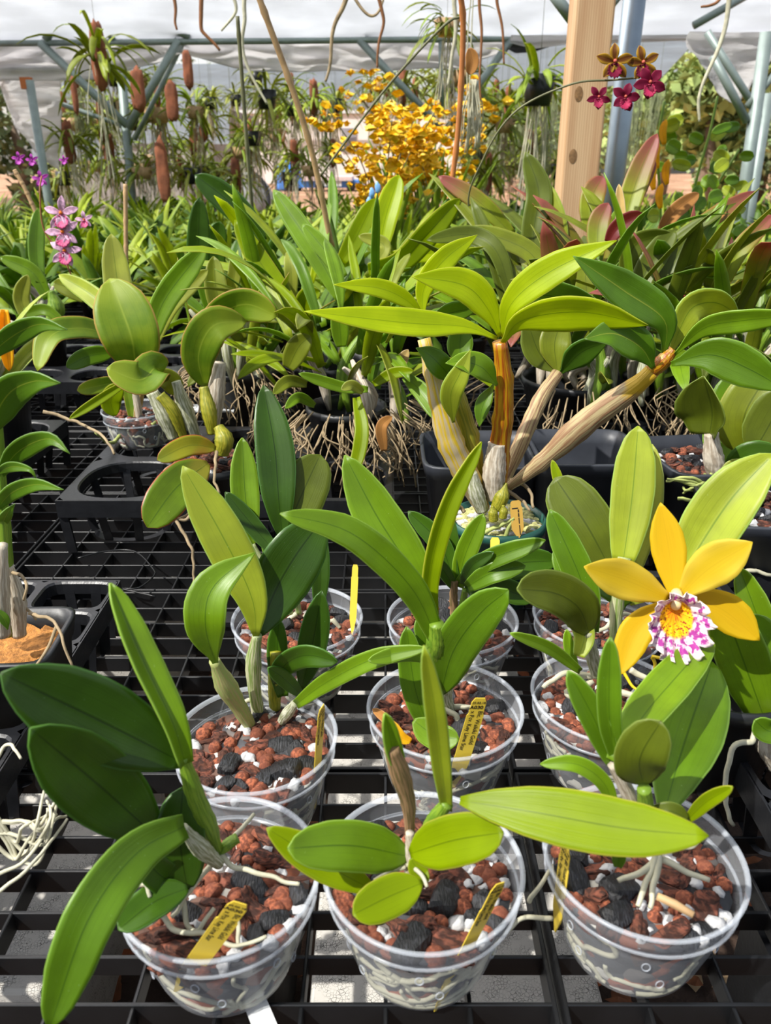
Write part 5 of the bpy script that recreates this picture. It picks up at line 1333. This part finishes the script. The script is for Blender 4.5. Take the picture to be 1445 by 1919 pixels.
def filmmat(name, col, alpha, trans=.6, bump=.4, rough=.5, sc_=3):
    m, n, N, Lk, pb = newmat(name)
    tc = N.new('ShaderNodeTexCoord'); mp = N.new('ShaderNodeMapping'); mp.inputs['Scale'].default_value = (1, 1, 5); Lk.new(tc.outputs['Object'], mp.inputs[0])
    no = N.new('ShaderNodeTexNoise'); no.inputs['Scale'].default_value = sc_; no.inputs['Detail'].default_value = 6; Lk.new(mp.outputs[0], no.inputs['Vector'])
    c = mixc(N, Lk, maprange(N, Lk, no.outputs[0], .3, .7), tuple(x*.86 for x in hexc(col)[:3])+(1,), hexc(col))
    Lk.new(c, pb.inputs['Base Color']); pb.inputs['Roughness'].default_value = rough
    b = N.new('ShaderNodeBump'); b.inputs['Strength'].default_value = bump; b.inputs['Distance'].default_value = .03; Lk.new(no.outputs[0], b.inputs['Height']); Lk.new(b.outputs[0], pb.inputs['Normal'])
    tl = N.new('ShaderNodeBsdfTranslucent'); Lk.new(c, tl.inputs[0])
    mx = N.new('ShaderNodeMixShader'); mx.inputs[0].default_value = trans; Lk.new(pb.outputs[0], mx.inputs[1]); Lk.new(tl.outputs[0], mx.inputs[2])
    tr = N.new('ShaderNodeBsdfTransparent'); m2 = N.new('ShaderNodeMixShader'); m2.inputs[0].default_value = alpha
    Lk.new(tr.outputs[0], m2.inputs[1]); Lk.new(mx.outputs[0], m2.inputs[2]); Lk.new(m2.outputs[0], N['Material Output'].inputs['Surface'])
    return m
FM = filmmat('white_roof_film', 'f0f2f6', .9, .66, bump=.2); FC = filmmat('grey_curtain_film', 'eceaea', .95, .6, 1, sc_=5); FB = filmmat('blue_grey_wall_film', 'c4ced6', .95, .5); SH = filmmat('dark_shade_cloth', '3c3c3e', .95, .1, 1)
# roof slope beyond
zr = P(722, 74, 5.6).z
mb = MB(); rows = [[V((-6+12*j/30, 5.65-1.1*i/12, zr+.0+.407*i/12+.01*math.sin(j*2.1+i))) for j in range(31)] for i in range(13)]
mb.shell(rows, [[V((0, .35, 1)).normalized()]*31]*13, .004)
tag(mb.obj('ceiling', FM), kind='structure', label='white film roof of the greenhouse')
# curtain below the purlin: edge profile given by photo heights
def curtain(prof, ytop, Y, mat, name, label, lump=.05, seed=0, nj=90, ni=14):
    mb = MB(); rows = []; nor = []
    xs = [p[0] for p in prof]
    for i in range(ni+1):
        row = []
        for j in range(nj+1):
            x = xs[0]+(xs[-1]-xs[0])*j/nj
            for (a, b) in zip(prof, prof[1:]):
                if a[0] <= x <= b[0]: yb = a[1]+(b[1]-a[1])*(x-a[0])/(b[0]-a[0]); break
            y = ytop+(yb-ytop)*i/ni
            p = P(x, y, Y); p.y += lump*mnoise.noise(V((x*.012+seed, y*.05, seed)))+(.05*math.sin(math.pi*i/ni)); row.append(p)
        rows.append(row); nor.append([V((0, 1, 0))]*(nj+1))
    mb.shell(rows, nor, .003)
    o = mb.obj(name, mat, origin=P(xs[0], ytop, Y)); return tag(o, label, 'curtain') if label else o
curtain([(-60,150),(60,150),(180,150),(240,135),(300,118),(340,100),(400,118),(470,134),(660,134),(860,128),(960,92)], 76, 5.7, FC, 'side_curtain', 'grey wrinkled film curtain rolled below the purlin from the left to the wooden post', lump=.12)
curtain([(958,80),(1000,92),(1060,84),(1200,80),(1290,76),(1400,88),(1500,90)], 66, 5.5, FC, 'side_curtain', 'narrow film curtain strip under the purlin at right', seed=3)
curtain([(1290,95),(1320,130),(1350,180),(1378,200),(1445,110),(1500,90)], 60, 4.6, FC, 'side_curtain', 'gathered translucent net curtain hanging at the upper right corner', seed=5)
curtain([(950,92),(965,100),(1000,98),(1060,78),(1180,72),(1280,64),(1300,100),(1320,118),(1345,110)], 68, 5.6, SH, 'shade_cloth', 'dark rolled shade cloth along the purlin behind the wooden post', seed=2)
curtain([(-40,150),(0,160),(30,240),(70,290),(110,320)], 130, 5.9, FC, 'side_curtain', 'pulled-back film curtain at the far left', seed=7)
mb = MB(); c = P(50, 156, 5.2); mb.box(c, (.03, .02, .03)); tag(mb.obj('orange_clip', simple('orange_plastic', 'c06a30', .5, .1, 20), smooth=False, origin=c), 'small orange block on the post top at far left', 'clip')
# far translucent wall panels
mb = MB(); a = P(60, 150, 9.5); b = P(720, 400, 9.5)
for (x0, y0, x1, y1) in ((62,120,240,300), (240,120,430,270), (430,120,680,200)):
    mb.shell([[P(x0, y0, 9.5), P(x1, y0, 9.5)], [P(x0, y1, 9.5), P(x1, y1, 9.5)]], [[V((0, 1, 0))]*2]*2, .02)
tag(mb.obj('wall_back', FB, smooth=False), kind='structure', label='blue-grey film end wall beyond the hanging plants')
mb = MB(); mb.shell([[P(840, 70, 9.5), P(1310, 70, 9.5)], [P(840, 200, 9.5), P(1235, 150, 9.5)]], [[V((0, 1, 0))]*2]*2, .02)
tag(mb.obj('wall_right', FB, smooth=False), kind='structure', label='pale grey-green film panel behind the wooden post')

# building beyond
bd = thing('building', P(540, 345, 36), 'long white-walled building with grey roof seen beyond the greenhouse', 'building')
wallm = simple('cream_siding', 'efe8e2', .7, .05, 3); roofm = simple('grey_roof', '8c8a8c', .7, .1, 4)
def pbox(x0, y0, x1, y1, Y, dep, mat, name, par, **k):
    a = P(x0, y0, Y); b = P(x1, y1, Y); mb = MB()
    mb.box(((a.x+b.x)/2, Y+dep/2, (a.z+b.z)/2), (abs(a.x-b.x)/2, dep/2, abs(a.z-b.z)/2)); return mb.obj(name, mat, par, smooth=False, **k)
pbox(415, 212, 900, 346, 36, 6, wallm, 'wall', bd)
pbox(405, 190, 910, 213, 35.9, 7, roofm, 'roof', bd)
pbox(420, 206, 690, 212, 35.3, .15, M['tagwhite'], 'gutter', bd)
for x in (455, 640, 780): pbox(x, 240, x+28, 285, 35.95, .05, simple('window_glass_dark', '9a98a0', .3, .1, 5), 'window', bd)
bd2 = thing('building', P(180, 427, 12.5), 'grey shed seen beyond the hanging plants at left', 'building')
pbox(110, 225, 410, 429, 12.5, 3, simple('grey_siding', 'a09c96', .8, .15, 4), 'wall', bd2); pbox(100, 200, 420, 226, 12.3, 3.4, roofm, 'roof', bd2)
# things parked on the ground beyond
wt = thing('storage_crate', P(378, 372, 22), 'white louvred box standing on the ground behind the plants left of centre', 'crate')
pbox(342, 332, 405, 373, 12.0, .5, M['tagwhite'], 'body', wt)
for x in (346, 401): pbox(x-3, 373, x+3, 432, 12.1, .06, M['steel2'], 'leg', wt)
for k in range(6): pbox(345, 336+k*6, 402, 338+k*6, 11.98, .02, roofm, 'slat', wt)
cc = P(455, 376, 11.6); tb = thing('round_tub', V((cc.x, cc.y, GZ)), 'large grey tub with dark rim lying on its side behind the plants', 'tub')
k_ = (cc.z-GZ)/.232
mb = MB(); mb.lathe(cc, [(r*k_, z*k_) for r, z in [(0, .05), (.17, .05), (.215, -.12), (.232, -.12), (.232, -.10), (.22, -.10), (.18, .08), (0, .08)]], 48, Matrix.Rotation(math.radians(78), 3, 'X')); mb.obj('tub_shell', simple('grey_tub_plastic', '9c9fa0', .5, .1, 8), tb)
mb = MB(); mb.lathe(cc+V((0, -.125*k_, .02)), [(r*k_, z*k_) for r, z in [(.205, 0), (.236, 0), (.236, .02), (.205, .02), (.205, 0)]], 48, Matrix.Rotation(math.radians(78), 3, 'X')); mb.obj('rim', M['blackpot'], tb)
bluem = simple('blue_plastic', '4a86d4', .4, .15, 10)
c = P(541, 357, 28); bb = thing('blue_drum', c, 'blue domed plastic tank beyond the plants at centre', 'tank')
mb = MB(); mb.lathe(c, [(.0, 0), (.42, 0), (.44, .1), (.42, .55), (.34, .75), (.15, .9), (0, .92)], 28); mb.obj('tank_body', bluem, bb)
tr = thing('blue_vehicle', P(610, 357, 27), 'low blue and white vehicle parked beyond the plants at centre', 'vehicle')
pbox(530, 338, 682, 352, 27, 1.6, bluem, 'body', tr); pbox(565, 331, 660, 339, 26.9, 1.5, simple('pink_board', 'd8c4c0', .6, .1, 9), 'top_board', tr)
pbox(590, 340, 640, 349, 26.95, .1, M['tagwhite'], 'side_panel', tr)
for x in (548, 600, 658):
    c = P(x, 352, 26.9); c.z = GZ+.14; mb = MB(); mb.lathe(c, [(0, 0), (.13, 0), (.14, .03), (.14, .12), (0, .12)], 24, Matrix.Rotation(math.pi/2, 3, 'X')); mb.obj('wheel', M['blackpot'], tr)
bl = thing('blue_tarp', P(705, 372, 3.0), 'crumpled light blue plastic strips among leaves below the golden flowers', 'plastic strips')
for x, y in ((697, 362), (708, 352), (722, 368), (692, 378)):
    mb = MB(); mb.ico(P(x, y, 3.0), .02, 2, (.5, .3, .9), .5, None, x, 3); mb.obj('strip', simple('light_blue_plastic', '7ab0e8', .4, .1, 20), bl)
mb = MB(); mb.tube([P(706, 378, 3.0), P(706, 480, 3.0)], .004, 6); mb.obj('stick', M['stake'], bl)
# overhead pipes from which the vines hang
for Yp in (2.6, 3.0, 3.4):
    post('frame_pole', P(-300, -34, Yp), P(1700, -34, Yp), .03, M['steel2'], 'overhead pipe crossing above the view with hanging roots, '+{2.6: 'nearest', 3.0: 'middle', 3.4: 'furthest'}[Yp]+' of three')
# ---------------------------------------------------------------- trees beyond
def leafcloud(mb, c, rx, rz, n, s, r_, mats=1, ry=None):
    ry = ry or rx
    for i in range(n):
        d = V((r_.gauss(0, 1), r_.gauss(0, 1), r_.gauss(0, 1))).normalized(); q = r_.random()**.4
        p = V(c)+V((d.x*rx*q, d.y*ry*q, d.z*rz*q)); mb.cur = r_.randrange(mats)
        L = s*r_.uniform(.6, 1.4); W = L*.35
        E = Matrix.Rotation(r_.uniform(0, 6.28), 3, 'Z') @ Matrix.Rotation(r_.uniform(-1.2, 1.2), 3, 'Y') @ Matrix.Rotation(r_.uniform(-1, 1), 3, 'X')
        n0 = len(mb.v)
        for qv in ((-L/2, 0, 0), (0, W, L*.08), (L/2, 0, 0), (0, -W, L*.08)): mb.v.append(p+E @ V(qv))
        mb.face([n0, n0+1, n0+2, n0+3])
tm = [[simple('tree_foliage_a', '7f9150', .8, .4, 3), simple('tree_foliage_b', 'a3b068', .8, .3, 3)], [simple('tree_foliage_c', '66784c', .8, .4, 3), simple('tree_foliage_d', '93a070', .8, .3, 3)]]
trk = simple('tree_bark', '7c6a58', .9, .3, 8)
tr_spec = [(1250,240,16,1.4,1.5,0,'pale green tree right of the steel pole beyond the greenhouse'), (1330,215,11.5,.8,1.0,0,'light green tree at right behind the posts'), (1445,230,20,1.7,1.9,1,'greyish tree at the right edge'), (1180,200,23,2.2,2.2,1,'tree behind the wooden post'), (1020,220,27,2.4,2.5,1,'tree left of the wooden post'), (900,210,31,2.7,2.6,0,'tree beyond the yellow flowers'), (20,230,14,1.2,1.5,1,'dark grey-green tree at the left edge'), (-60,230,20,1.7,1.8,1,'second tree cut off at the left edge'), (330,170,48,6,3.4,1,'tree behind the grey shed'), (700,165,50,7,3.6,0,'tree behind the white building')]
for i, (x, y, Y, rx, rz, k, lb) in enumerate(tr_spec):
    c = P(x, y, Y); t = thing('tree', (c.x, Y, GZ), lb, 'tree'); r_ = random.Random(100+i); mb = MB()
    for q in range(7): leafcloud(mb, c+V((r_.uniform(-.6, .6)*rx, r_.uniform(-.5, .5)*rx, r_.uniform(-.6, .6)*rz)), rx*.55, rz*.5, 420, .16, r_, 2)
    mb.obj('crown', tm[k], t, smooth=False)
    mb = MB(); mb.tube([V((c.x, Y, GZ)), V((c.x+.1, Y, c.z*.5)), c], [.12, .09, .05], 8); mb.obj('trunk', trk, t)
# ---------------------------------------------------------------- second bench with rows of potted orchids
bk = thing('back_bench', (0, 4.7, -.03), 'long black slatted bench crowded with potted orchids across the middle distance', 'bench')
mb = MB()
for i in range(64): mb.box((0, 2.85+i*.06, -.012), (3.6, .012, .012))
for x in (-3, -1.5, 0, 1.5, 3): mb.box((x, 4.7, -.03), (.02, 1.9, .012))
mb.obj('slat_top', M['black'], bk, smooth=False)
for x in (-3, 0, 3):
    for y in (2.9, 6.5):
        l = MB(); l.box((x, y, (GZ-.03)/2), (.03, .03, (-.03-GZ)/2)); l.obj('leg', M['black'], bk, smooth=False)
def protoplant(seed, n, mats, Lr, wr, droop, pm='blackpot', elev=(.5, 1.4), pr=.06, n_=8):
    r_ = random.Random(seed); t = thing('potted_orchid', (0, 0, 0), 'x', 'potted orchid')
    round_pot(0, 0, 0, pr, pr*.75, .1, M[pm], 'pot', t, seg=18)
    mb = MB()
    for i in range(n):
        a = r_.uniform(0, 6.28); mb.cur = r_.randrange(len(mats)); rr = r_.uniform(0, pr*.8)
        strap(mb, V((rr*math.cos(a), rr*math.sin(a), .09)), a+r_.uniform(-.5, .5), r_.uniform(*elev), r_.uniform(*Lr), r_.uniform(*wr), droop*r_.uniform(.4, 1.5), n=n_, nu=2, rng=r_, th=.001)
    mb.obj('foliage', [LM[m_] for m_ in mats], t)
    return t
protos = [protoplant(1, 22, ('far', 'far2'), (.12, .24), (.03, .045), 1.2), protoplant(2, 30, ('far', 'far3'), (.14, .3), (.018, .028), .9), protoplant(3, 16, ('far2', 'far2'), (.12, .2), (.045, .06), 1.4), protoplant(4, 34, ('far', 'light'), (.14, .26), (.014, .02), .8), protoplant(5, 20, ('far2', 'far'), (.1, .22), (.03, .05), 1.5)]
desc = ['broad mid-green potted orchid on the back benches', 'yellow-green strap-leaved orchid on the back benches', 'dark wide-leaved orchid on the back benches', 'fine light green orchid on the back benches', 'drooping dark green orchid on the back benches']
r_ = random.Random(55); used = [False]*5
Y = 2.0; row = 0
spots = []
while Y < 6.3:
    step = .20+.035*(Y-2)
    x = -Y*.56-.1
    while x < Y*.56+.1:
        sx = x+r_.uniform(-.05, .05); sy = Y+r_.uniform(-.05, .05)
        if not (2.0 < sy < 2.3 and abs(sx-pb_.x) < .15) and not (Y < 2.3 and sx < -.45): spots.append((sx, sy, row))
        x += step
    Y += step*.95; row += 1
print('back plants', len(spots))
rowc = {}
ORDS = 'first second third fourth fifth sixth seventh eighth ninth tenth eleventh twelfth thirteenth fourteenth fifteenth sixteenth seventeenth eighteenth nineteenth twentieth twenty-first twenty-second twenty-third twenty-fourth twenty-fifth'.split()
for (x, y, rw) in sorted(spots, key=lambda q: (q[2], q[0])):
    k = r_.choices(range(5), (3, 2, 2, 2, 3))[0] if x < .6 or y > 3 else r_.choices(range(5), (2, 3, 1, 3, 1))[0]
    sc_ = r_.uniform(.8, 1.12)
    if not used[k]: o = protos[k]; o.location = (x, y, .002); o.rotation_euler.z = r_.uniform(0, 6.28); o.scale = (sc_,)*3; used[k] = True
    else: o = copy_tree(protos[k], (x, y, .002), r_.uniform(0, 6.28), sc_)
    rowc[rw] = rowc.get(rw, 0)+1
    o['label'] = desc[k]+', '+ORDS[rw]+' row, '+ORDS[min(24, rowc[rw]-1)]+' from the left'; o['group'] = ['broad mid-green', 'yellow-green strap', 'dark wide', 'fine light green', 'drooping dark'][k]+' orchids on the back benches'
# ---------------------------------------------------------------- yellow flowering orchids
yel = simple('golden_petal', 'f0c41e', .55, .15, 60); yel.node_tree.nodes['Principled BSDF'].inputs['Roughness'].default_value = .5
def golden(x, Y, h, n, nsp, label, seed, spread=.22, fl=26):
    r_ = random.Random(seed); q = P(x, 380, Y); t = thing('golden_orchid', (q.x, Y, 0), label, 'flowering orchid')
    round_pot(q.x, Y, 0, .09, .07, .12, M['blackpot'], 'pot', t, seg=20); mb = MB()
    for i in range(n):
        a = r_.uniform(0, 6.28); strap(mb, V((q.x+.05*math.cos(a), Y+.05*math.sin(a), .1)), a, r_.uniform(1.1, 1.5), r_.uniform(h*.45, h*.8), .022, .5, n=9, nu=2, rng=r_)
    mb.obj('foliage', [LM['far']], t)
    for s_ in range(nsp):
        a = r_.uniform(0, 6.28); ln = r_.uniform(.8, 1.1)*h; pts = [V((q.x, Y, .12)), V((q.x+spread*.35*math.cos(a), Y+spread*.35*math.sin(a), .12+ln*.6)), V((q.x+spread*math.cos(a), Y+spread*math.sin(a), .12+ln))]
        sp = catmull(pts, 20); mb = MB(); mb.tube(sp, .0025, 5); so_ = mb.obj('flower_stem', M['wiregreen'], t)
        mb = MB()
        for k in range(fl):
            p = sp[r_.randrange(9, 20)]+V((r_.gauss(0, .035), r_.gauss(0, .035), r_.gauss(0, .03)))
            for w_ in range(3):
                E = Matrix.Rotation(r_.uniform(0, 6.28), 3, 'Z') @ Matrix.Rotation(r_.uniform(0, 6.28), 3, 'X'); n0 = len(mb.v); L = r_.uniform(.017, .029)
                for qv in ((-L, 0, 0), (-L*.3, L*.6, L*.2), (L*.6, L*.5, 0), (L, -L*.1, L*.2), (L*.2, -L*.7, 0)): mb.v.append(p+E @ V(qv))
                mb.face(list(range(n0, n0+5)))
        o = mb.obj('flower_spray', yel, so_, smooth=False); o['kind'] = 'stuff'
golden(720, 3.4, .50, 34, 7, 'orchid with golden-yellow flower sprays left of the two golden ones', 1, fl=34)
golden(820, 3.7, .62, 34, 8, 'taller orchid with golden-yellow flower sprays beside the orange stalk', 2, spread=.25)
golden(770, 4.2, .70, 30, 6, 'furthest golden-flowered orchid between the two nearer ones', 3, spread=.3)
# yellow-orange flowers on tall stem at right
t = thing('climbing_orchid', P(1240, 380, 2.4), 'tall orchid at right with heart-shaped leaves and orange-yellow blooms', 'flowering orchid')
mb = MB(); 
for pts in ([(1235,480,2.4),(1238,380,2.4),(1232,280,2.4),(1245,190,2.4)], [(1290,470,2.5),(1300,360,2.5),(1330,250,2.5),(1345,180,2.5)], [(1340,470,2.6),(1330,380,2.6),(1385,280,2.6)]): mb.tube(catmull([P(*q) for q in pts], 20), .004, 6)
mb.obj('stem', CM['green'], t)
r_ = random.Random(8)
for i in range(38):
    x = r_.uniform(1235, 1400); y = r_.uniform(215, 440); Yd = r_.uniform(2.3, 2.7); a = r_.uniform(-.4, 3.5); L = r_.uniform(22, 42)
    leaf(t, [(x, y, Yd), (x+math.cos(a)*L*.5, y+math.sin(a)*L*.4, Yd-.01), (x+math.cos(a)*L, y+math.sin(a)*L*.9, Yd-.02)], r_.uniform(16, 28), r_.choice(('mid', 'green', 'light')), 'o', n=8)
for x, y in ((1245,245), (1232,290), (1225,330), (1238,365), (1250,320)): leaf(t, [(x, y+26, 2.35), (x-3, y, 2.35), (x+4, y-22, 2.35)], 14, 'yellow', 's', name='petal', n=8)

# ---------------------------------------------------------------- mounted and hanging orchids
corkm = simple('cork_slab', '8a5238', .9, .4, 20, bump=.8); hang = M['wiregreen']
def protohang(seed, kind, mats):
    r_ = random.Random(seed); t = thing('hanging_orchid', (0, 0, 0), 'x', 'hanging orchid'); mb = MB(); top = .22
    if kind == 'slab': mb.ico((0, 0, 0), .1, 3, (.32, .18, 1.2), .5, None, seed, 2.2, facet=.55); mb.obj('cork_slab', corkm, t)
    elif kind == 'pot': mb.lathe((0, 0, -.06), [(0, 0), (.04, 0), (.055, .09), (.05, .09), (0, .08)], 18); mb.obj('pot', M['blackpot'], t)
    else: mb.lathe((0, 0, -.05), [(0, 0), (.05, 0), (.07, .07), (.06, .07), (0, .05)], 4); mb.obj('slat_basket', M['stake'], t)
    mb = MB()
    for i in range(r_.randrange(24, 40)):
        a = r_.uniform(0, 6.28); mb.cur = r_.randrange(len(mats))
        strap(mb, V((.03*math.cos(a), .03*math.sin(a), r_.uniform(-.04, .06))), a, r_.uniform(-.4, 1.3), r_.uniform(.1, .26), r_.uniform(.012, .026), 1.5, n=7, nu=2, rng=r_)
    mb.obj('foliage', [LM[m_] for m_ in mats], t)
    mb = MB()
    for i in range(14):
        p = V((r_.uniform(-.03, .03), r_.uniform(-.03, .03), -.03)); q = p+V((r_.uniform(-.05, .05), r_.uniform(-.05, .05), -r_.uniform(.15, .4)))
        mb.tube(catmull([p, p.lerp(q, .5)+V((r_.uniform(-.02, .02), 0, 0)), q], 7), .002, 4, cap=False)
    o = mb.obj('hanging_roots', M['rootdry' if seed % 2 else 'root'], t); o['kind'] = 'stuff'
    mb = MB(); mb.tube([V((0, 0, .02)), V((0, 0, .45)), V((0, 0, .9))], .0008, 4); mb.obj('hanger_wire', hang, t)
    return t
hp = [protohang(1, 'slab', ('far', 'far3')), protohang(2, 'pot', ('far', 'far3')), protohang(3, 'basket', ('olive', 'far')), protohang(4, 'slab', ('light', 'olive')), protohang(5, 'pot', ('pale', 'olive')), protohang(6, 'basket', ('olive', 'far'))]
hdesc = ['hanging orchid on a brown cork slab', 'yellowish orchid in a hanging black pot', 'dark green orchid in a hanging basket', 'pale orchid on a hanging cork slab', 'olive orchid in a hanging black pot', 'fine olive orchid in a hanging basket']
r_ = random.Random(77); used = [False]*6; cnt = 0
spots = []
tries = 0
while len(spots) < 92 and tries < 9000:
    tries += 1
    x = r_.uniform(95, 1065); y = 140+195*r_.random()**.62; Yd = r_.uniform(5.85, 7.6)
    if 640 < x < 870 and y > 180: continue
    if 520 < x < 690 and y > 200 and r_.random() < .93: continue
    c = P(x, y, Yd)
    if any((c-q[0]).length < .3 for q in spots): continue
    spots.append((c, x))
spots.sort(key=lambda q: q[1])
ORD = 'first second third fourth fifth sixth seventh eighth ninth tenth eleventh twelfth thirteenth fourteenth fifteenth sixteenth seventeenth eighteenth nineteenth twentieth'.split()
kc = [0]*6
for (c, x) in spots:
    k = r_.randrange(6); sc_ = r_.uniform(.85, 1.4)
    if not used[k]: o = hp[k]; o.location = c; o.rotation_euler.z = r_.uniform(0, 6.28); o.scale = (sc_,)*3; used[k] = True
    else: o = copy_tree(hp[k], c, r_.uniform(0, 6.28), sc_)
    o['label'] = hdesc[k]+', '+(ORD[kc[k]] if kc[k] < 20 else 'last')+' from the left of its kind'; kc[k] += 1
    o['group'] = ['slab-mounted', 'yellowish potted', 'dark green basket', 'pale slab', 'olive potted', 'fine olive basket'][k]+' orchids hanging in the background'
# a few distinct hanging things
def uniq(k, x, y, Y, s, label):
    o = copy_tree(hp[k], P(x, y, Y), 1.0, s, label, None)
    if 'group' in o: del o['group']
    return o
uniq(3, 185, 105, 4.2, 1.3, 'spiky grey-green air plant on a long slab beside the left post')
uniq(5, 838, 45, 3.4, .8, 'small round tufted orchid with pink bloom hanging from the roof at centre')
uniq(1, 1010, 160, 3.8, 1.3, 'yellow-green palm-like orchid hanging left of the wooden post')
def slab(x, y, Y, w_, h, label, mat=corkm):
    c = P(x, y, Y); mb = MB(); mb.ico(c, 1, 3, (w_/2*.8, .02, h/2), .5, None, x, 2.2, facet=.55); tag(mb.obj('cork_slab', mat, origin=c), label, 'cork slab')
slab(305, 320, 4.6, .09, .34, 'long rust-brown cork slab hanging low at left'); slab(258, 168, 4.6, .10, .22, 'brown cork slab right of the left post'); slab(322, 190, 4.6, .09, .2, 'brown cork slab hanging right of the braces'); slab(352, 132, 4.8, .07, .2, 'brown cork slab near the curtain peak'); slab(140, 180, 4.8, .04, .2, 'narrow pale cork slab between plants at left')
mossm = simple('grey_green_moss', '8f9670', .9, .3, 30)
r_ = random.Random(91)
for i, (x, lb) in enumerate(((895, 'grey-green hanging moss strands just right of the orange stalk'), (940, 'hanging moss strands between the orange stalk and the wooden post, left bunch'), (985, 'hanging moss strands left of the palm-like hanging orchid'), (1035, 'hanging moss strands close to the left side of the wooden post'), (1195, 'hanging moss strands right of the steel pole behind the maroon flowers'), (1235, 'hanging moss strands at the right behind the orange-yellow blooms'), (150, 'hanging moss strands at far left between the two left posts'), (610, 'hanging moss strands right of the leaning bamboo stake'))):
    c = P(x, 170+r_.uniform(-10, 25), 6.2+r_.uniform(-.3, .5)); mb = MB()
    for k in range(46):
        p = c+V((r_.gauss(0, .035), r_.gauss(0, .03), r_.uniform(-.05, .02))); ln = r_.uniform(.25, .65)
        mb.tube(catmull([p, p+V((r_.gauss(0, .015), 0, -ln*.5)), p+V((r_.gauss(0, .025), 0, -ln))], 7), .0017, 4, cap=False)
    mb.tube([c, c+V((0, 0, .5)), c+V((0, 0, 1.0))], .001, 4)
    tag(mb.obj('hanging_moss', mossm, origin=c), lb, 'hanging moss', kind='stuff')
# dangling dry roots and vines from above
def vine(pts, rpx, mat, label): 
    sp = catmull([P(*q) for q in pts], 40); r = pxm(rpx, sp[0]); sp = [p+V((mnoise.noise(p*9), 0, mnoise.noise(p*9+V((4, 0, 0)))))*.02 for p in sp]
    mb = MB(); mb.tube(sp, [r*(1-.5*i/40) for i in range(40)], 7); tag(mb.obj('hanging_vine', mat, origin=sp[0]), label, 'vine')
vine([(322,-34,3.0),(325,30,3.0),(335,60,3.0)], 4, M['flowerstem'], 'short brown root dangling at upper left')
vine([(380,-34,3.0),(378,40,3.0),(388,70,3.0),(410,100,3.0)], 5, M['flowerstem'], 'curved brown root dangling left of the bamboo stake')
vine([(432,-34,3.0),(440,20,3.0),(412,65,3.0)], 4, M['root'], 'pale grey root dangling left of the bamboo stake')
vine([(465,-34,3.0),(455,60,3.0),(460,120,3.0),(495,195,3.0)], 4.5, M['root'], 'long pale root dangling beside the thin dark stalk')
vine([(655,-34,2.6),(630,50,2.6),(620,110,2.6),(605,150,2.6)], 5, M['rootdry'], 'pale brown vine with a fork right of the bamboo stake')
vine([(650,-34,2.6),(690,20,2.6),(730,-34,2.6)], 3.5, M['rootdry'], 'looped brown vine at the top centre')
vine([(705,-34,2.6),(712,60,2.6),(708,130,2.6)], 4, M['flowerstem'], 'brown vine hanging above the golden flowers')
vine([(855,-34,2.6),(852,80,2.6),(835,160,2.6)], 5, M['root'], 'pale root hanging left of the orange stalk')
vine([(900,-34,2.6),(898,80,2.6),(905,180,2.6)], 3.5, M['flowerstem'], 'thin reddish vine right of the orange stalk')
vine([(940,-34,2.6),(938,50,2.6),(950,120,2.6)], 3.5, M['flowerstem'], 'thin brown vine left of the wooden post')
vine([(1370,-34,2.6),(1355,60,2.6),(1335,120,2.6),(1310,180,2.6),(1308,225,2.6)], 5, M['root'], 'long grey root hanging at the upper right')
vine([(1360,-34,2.6),(1345,5,2.6),(1325,20,2.6),(1308,22,2.6)], 4, M['flowerstem'], 'short brown hooked root at the upper right')
c = P(885, 230, 2.8); mb = MB(); r_ = random.Random(3)
for i in range(26):
    p = c+V((r_.uniform(-.01, .01), r_.uniform(-.01, .01), .5 if i < 2 else .12)); q = c+V((r_.uniform(-.03, .03), r_.uniform(-.03, .03), -r_.uniform(.02, .09)))
    mb.tube(catmull([p, p.lerp(q, .5)+V((r_.uniform(-.02, .02), 0, 0)), q], 9), .0022, 5)
tag(mb.obj('root_bundle', M['root'], origin=c), 'hanging bundle of grey roots right of the orange stalk', 'roots')
for o in COL.objects:
    if o.parent is None and len(str(o.get('label', '')).split()) > 16: print('LONG', o.name, o['label'])
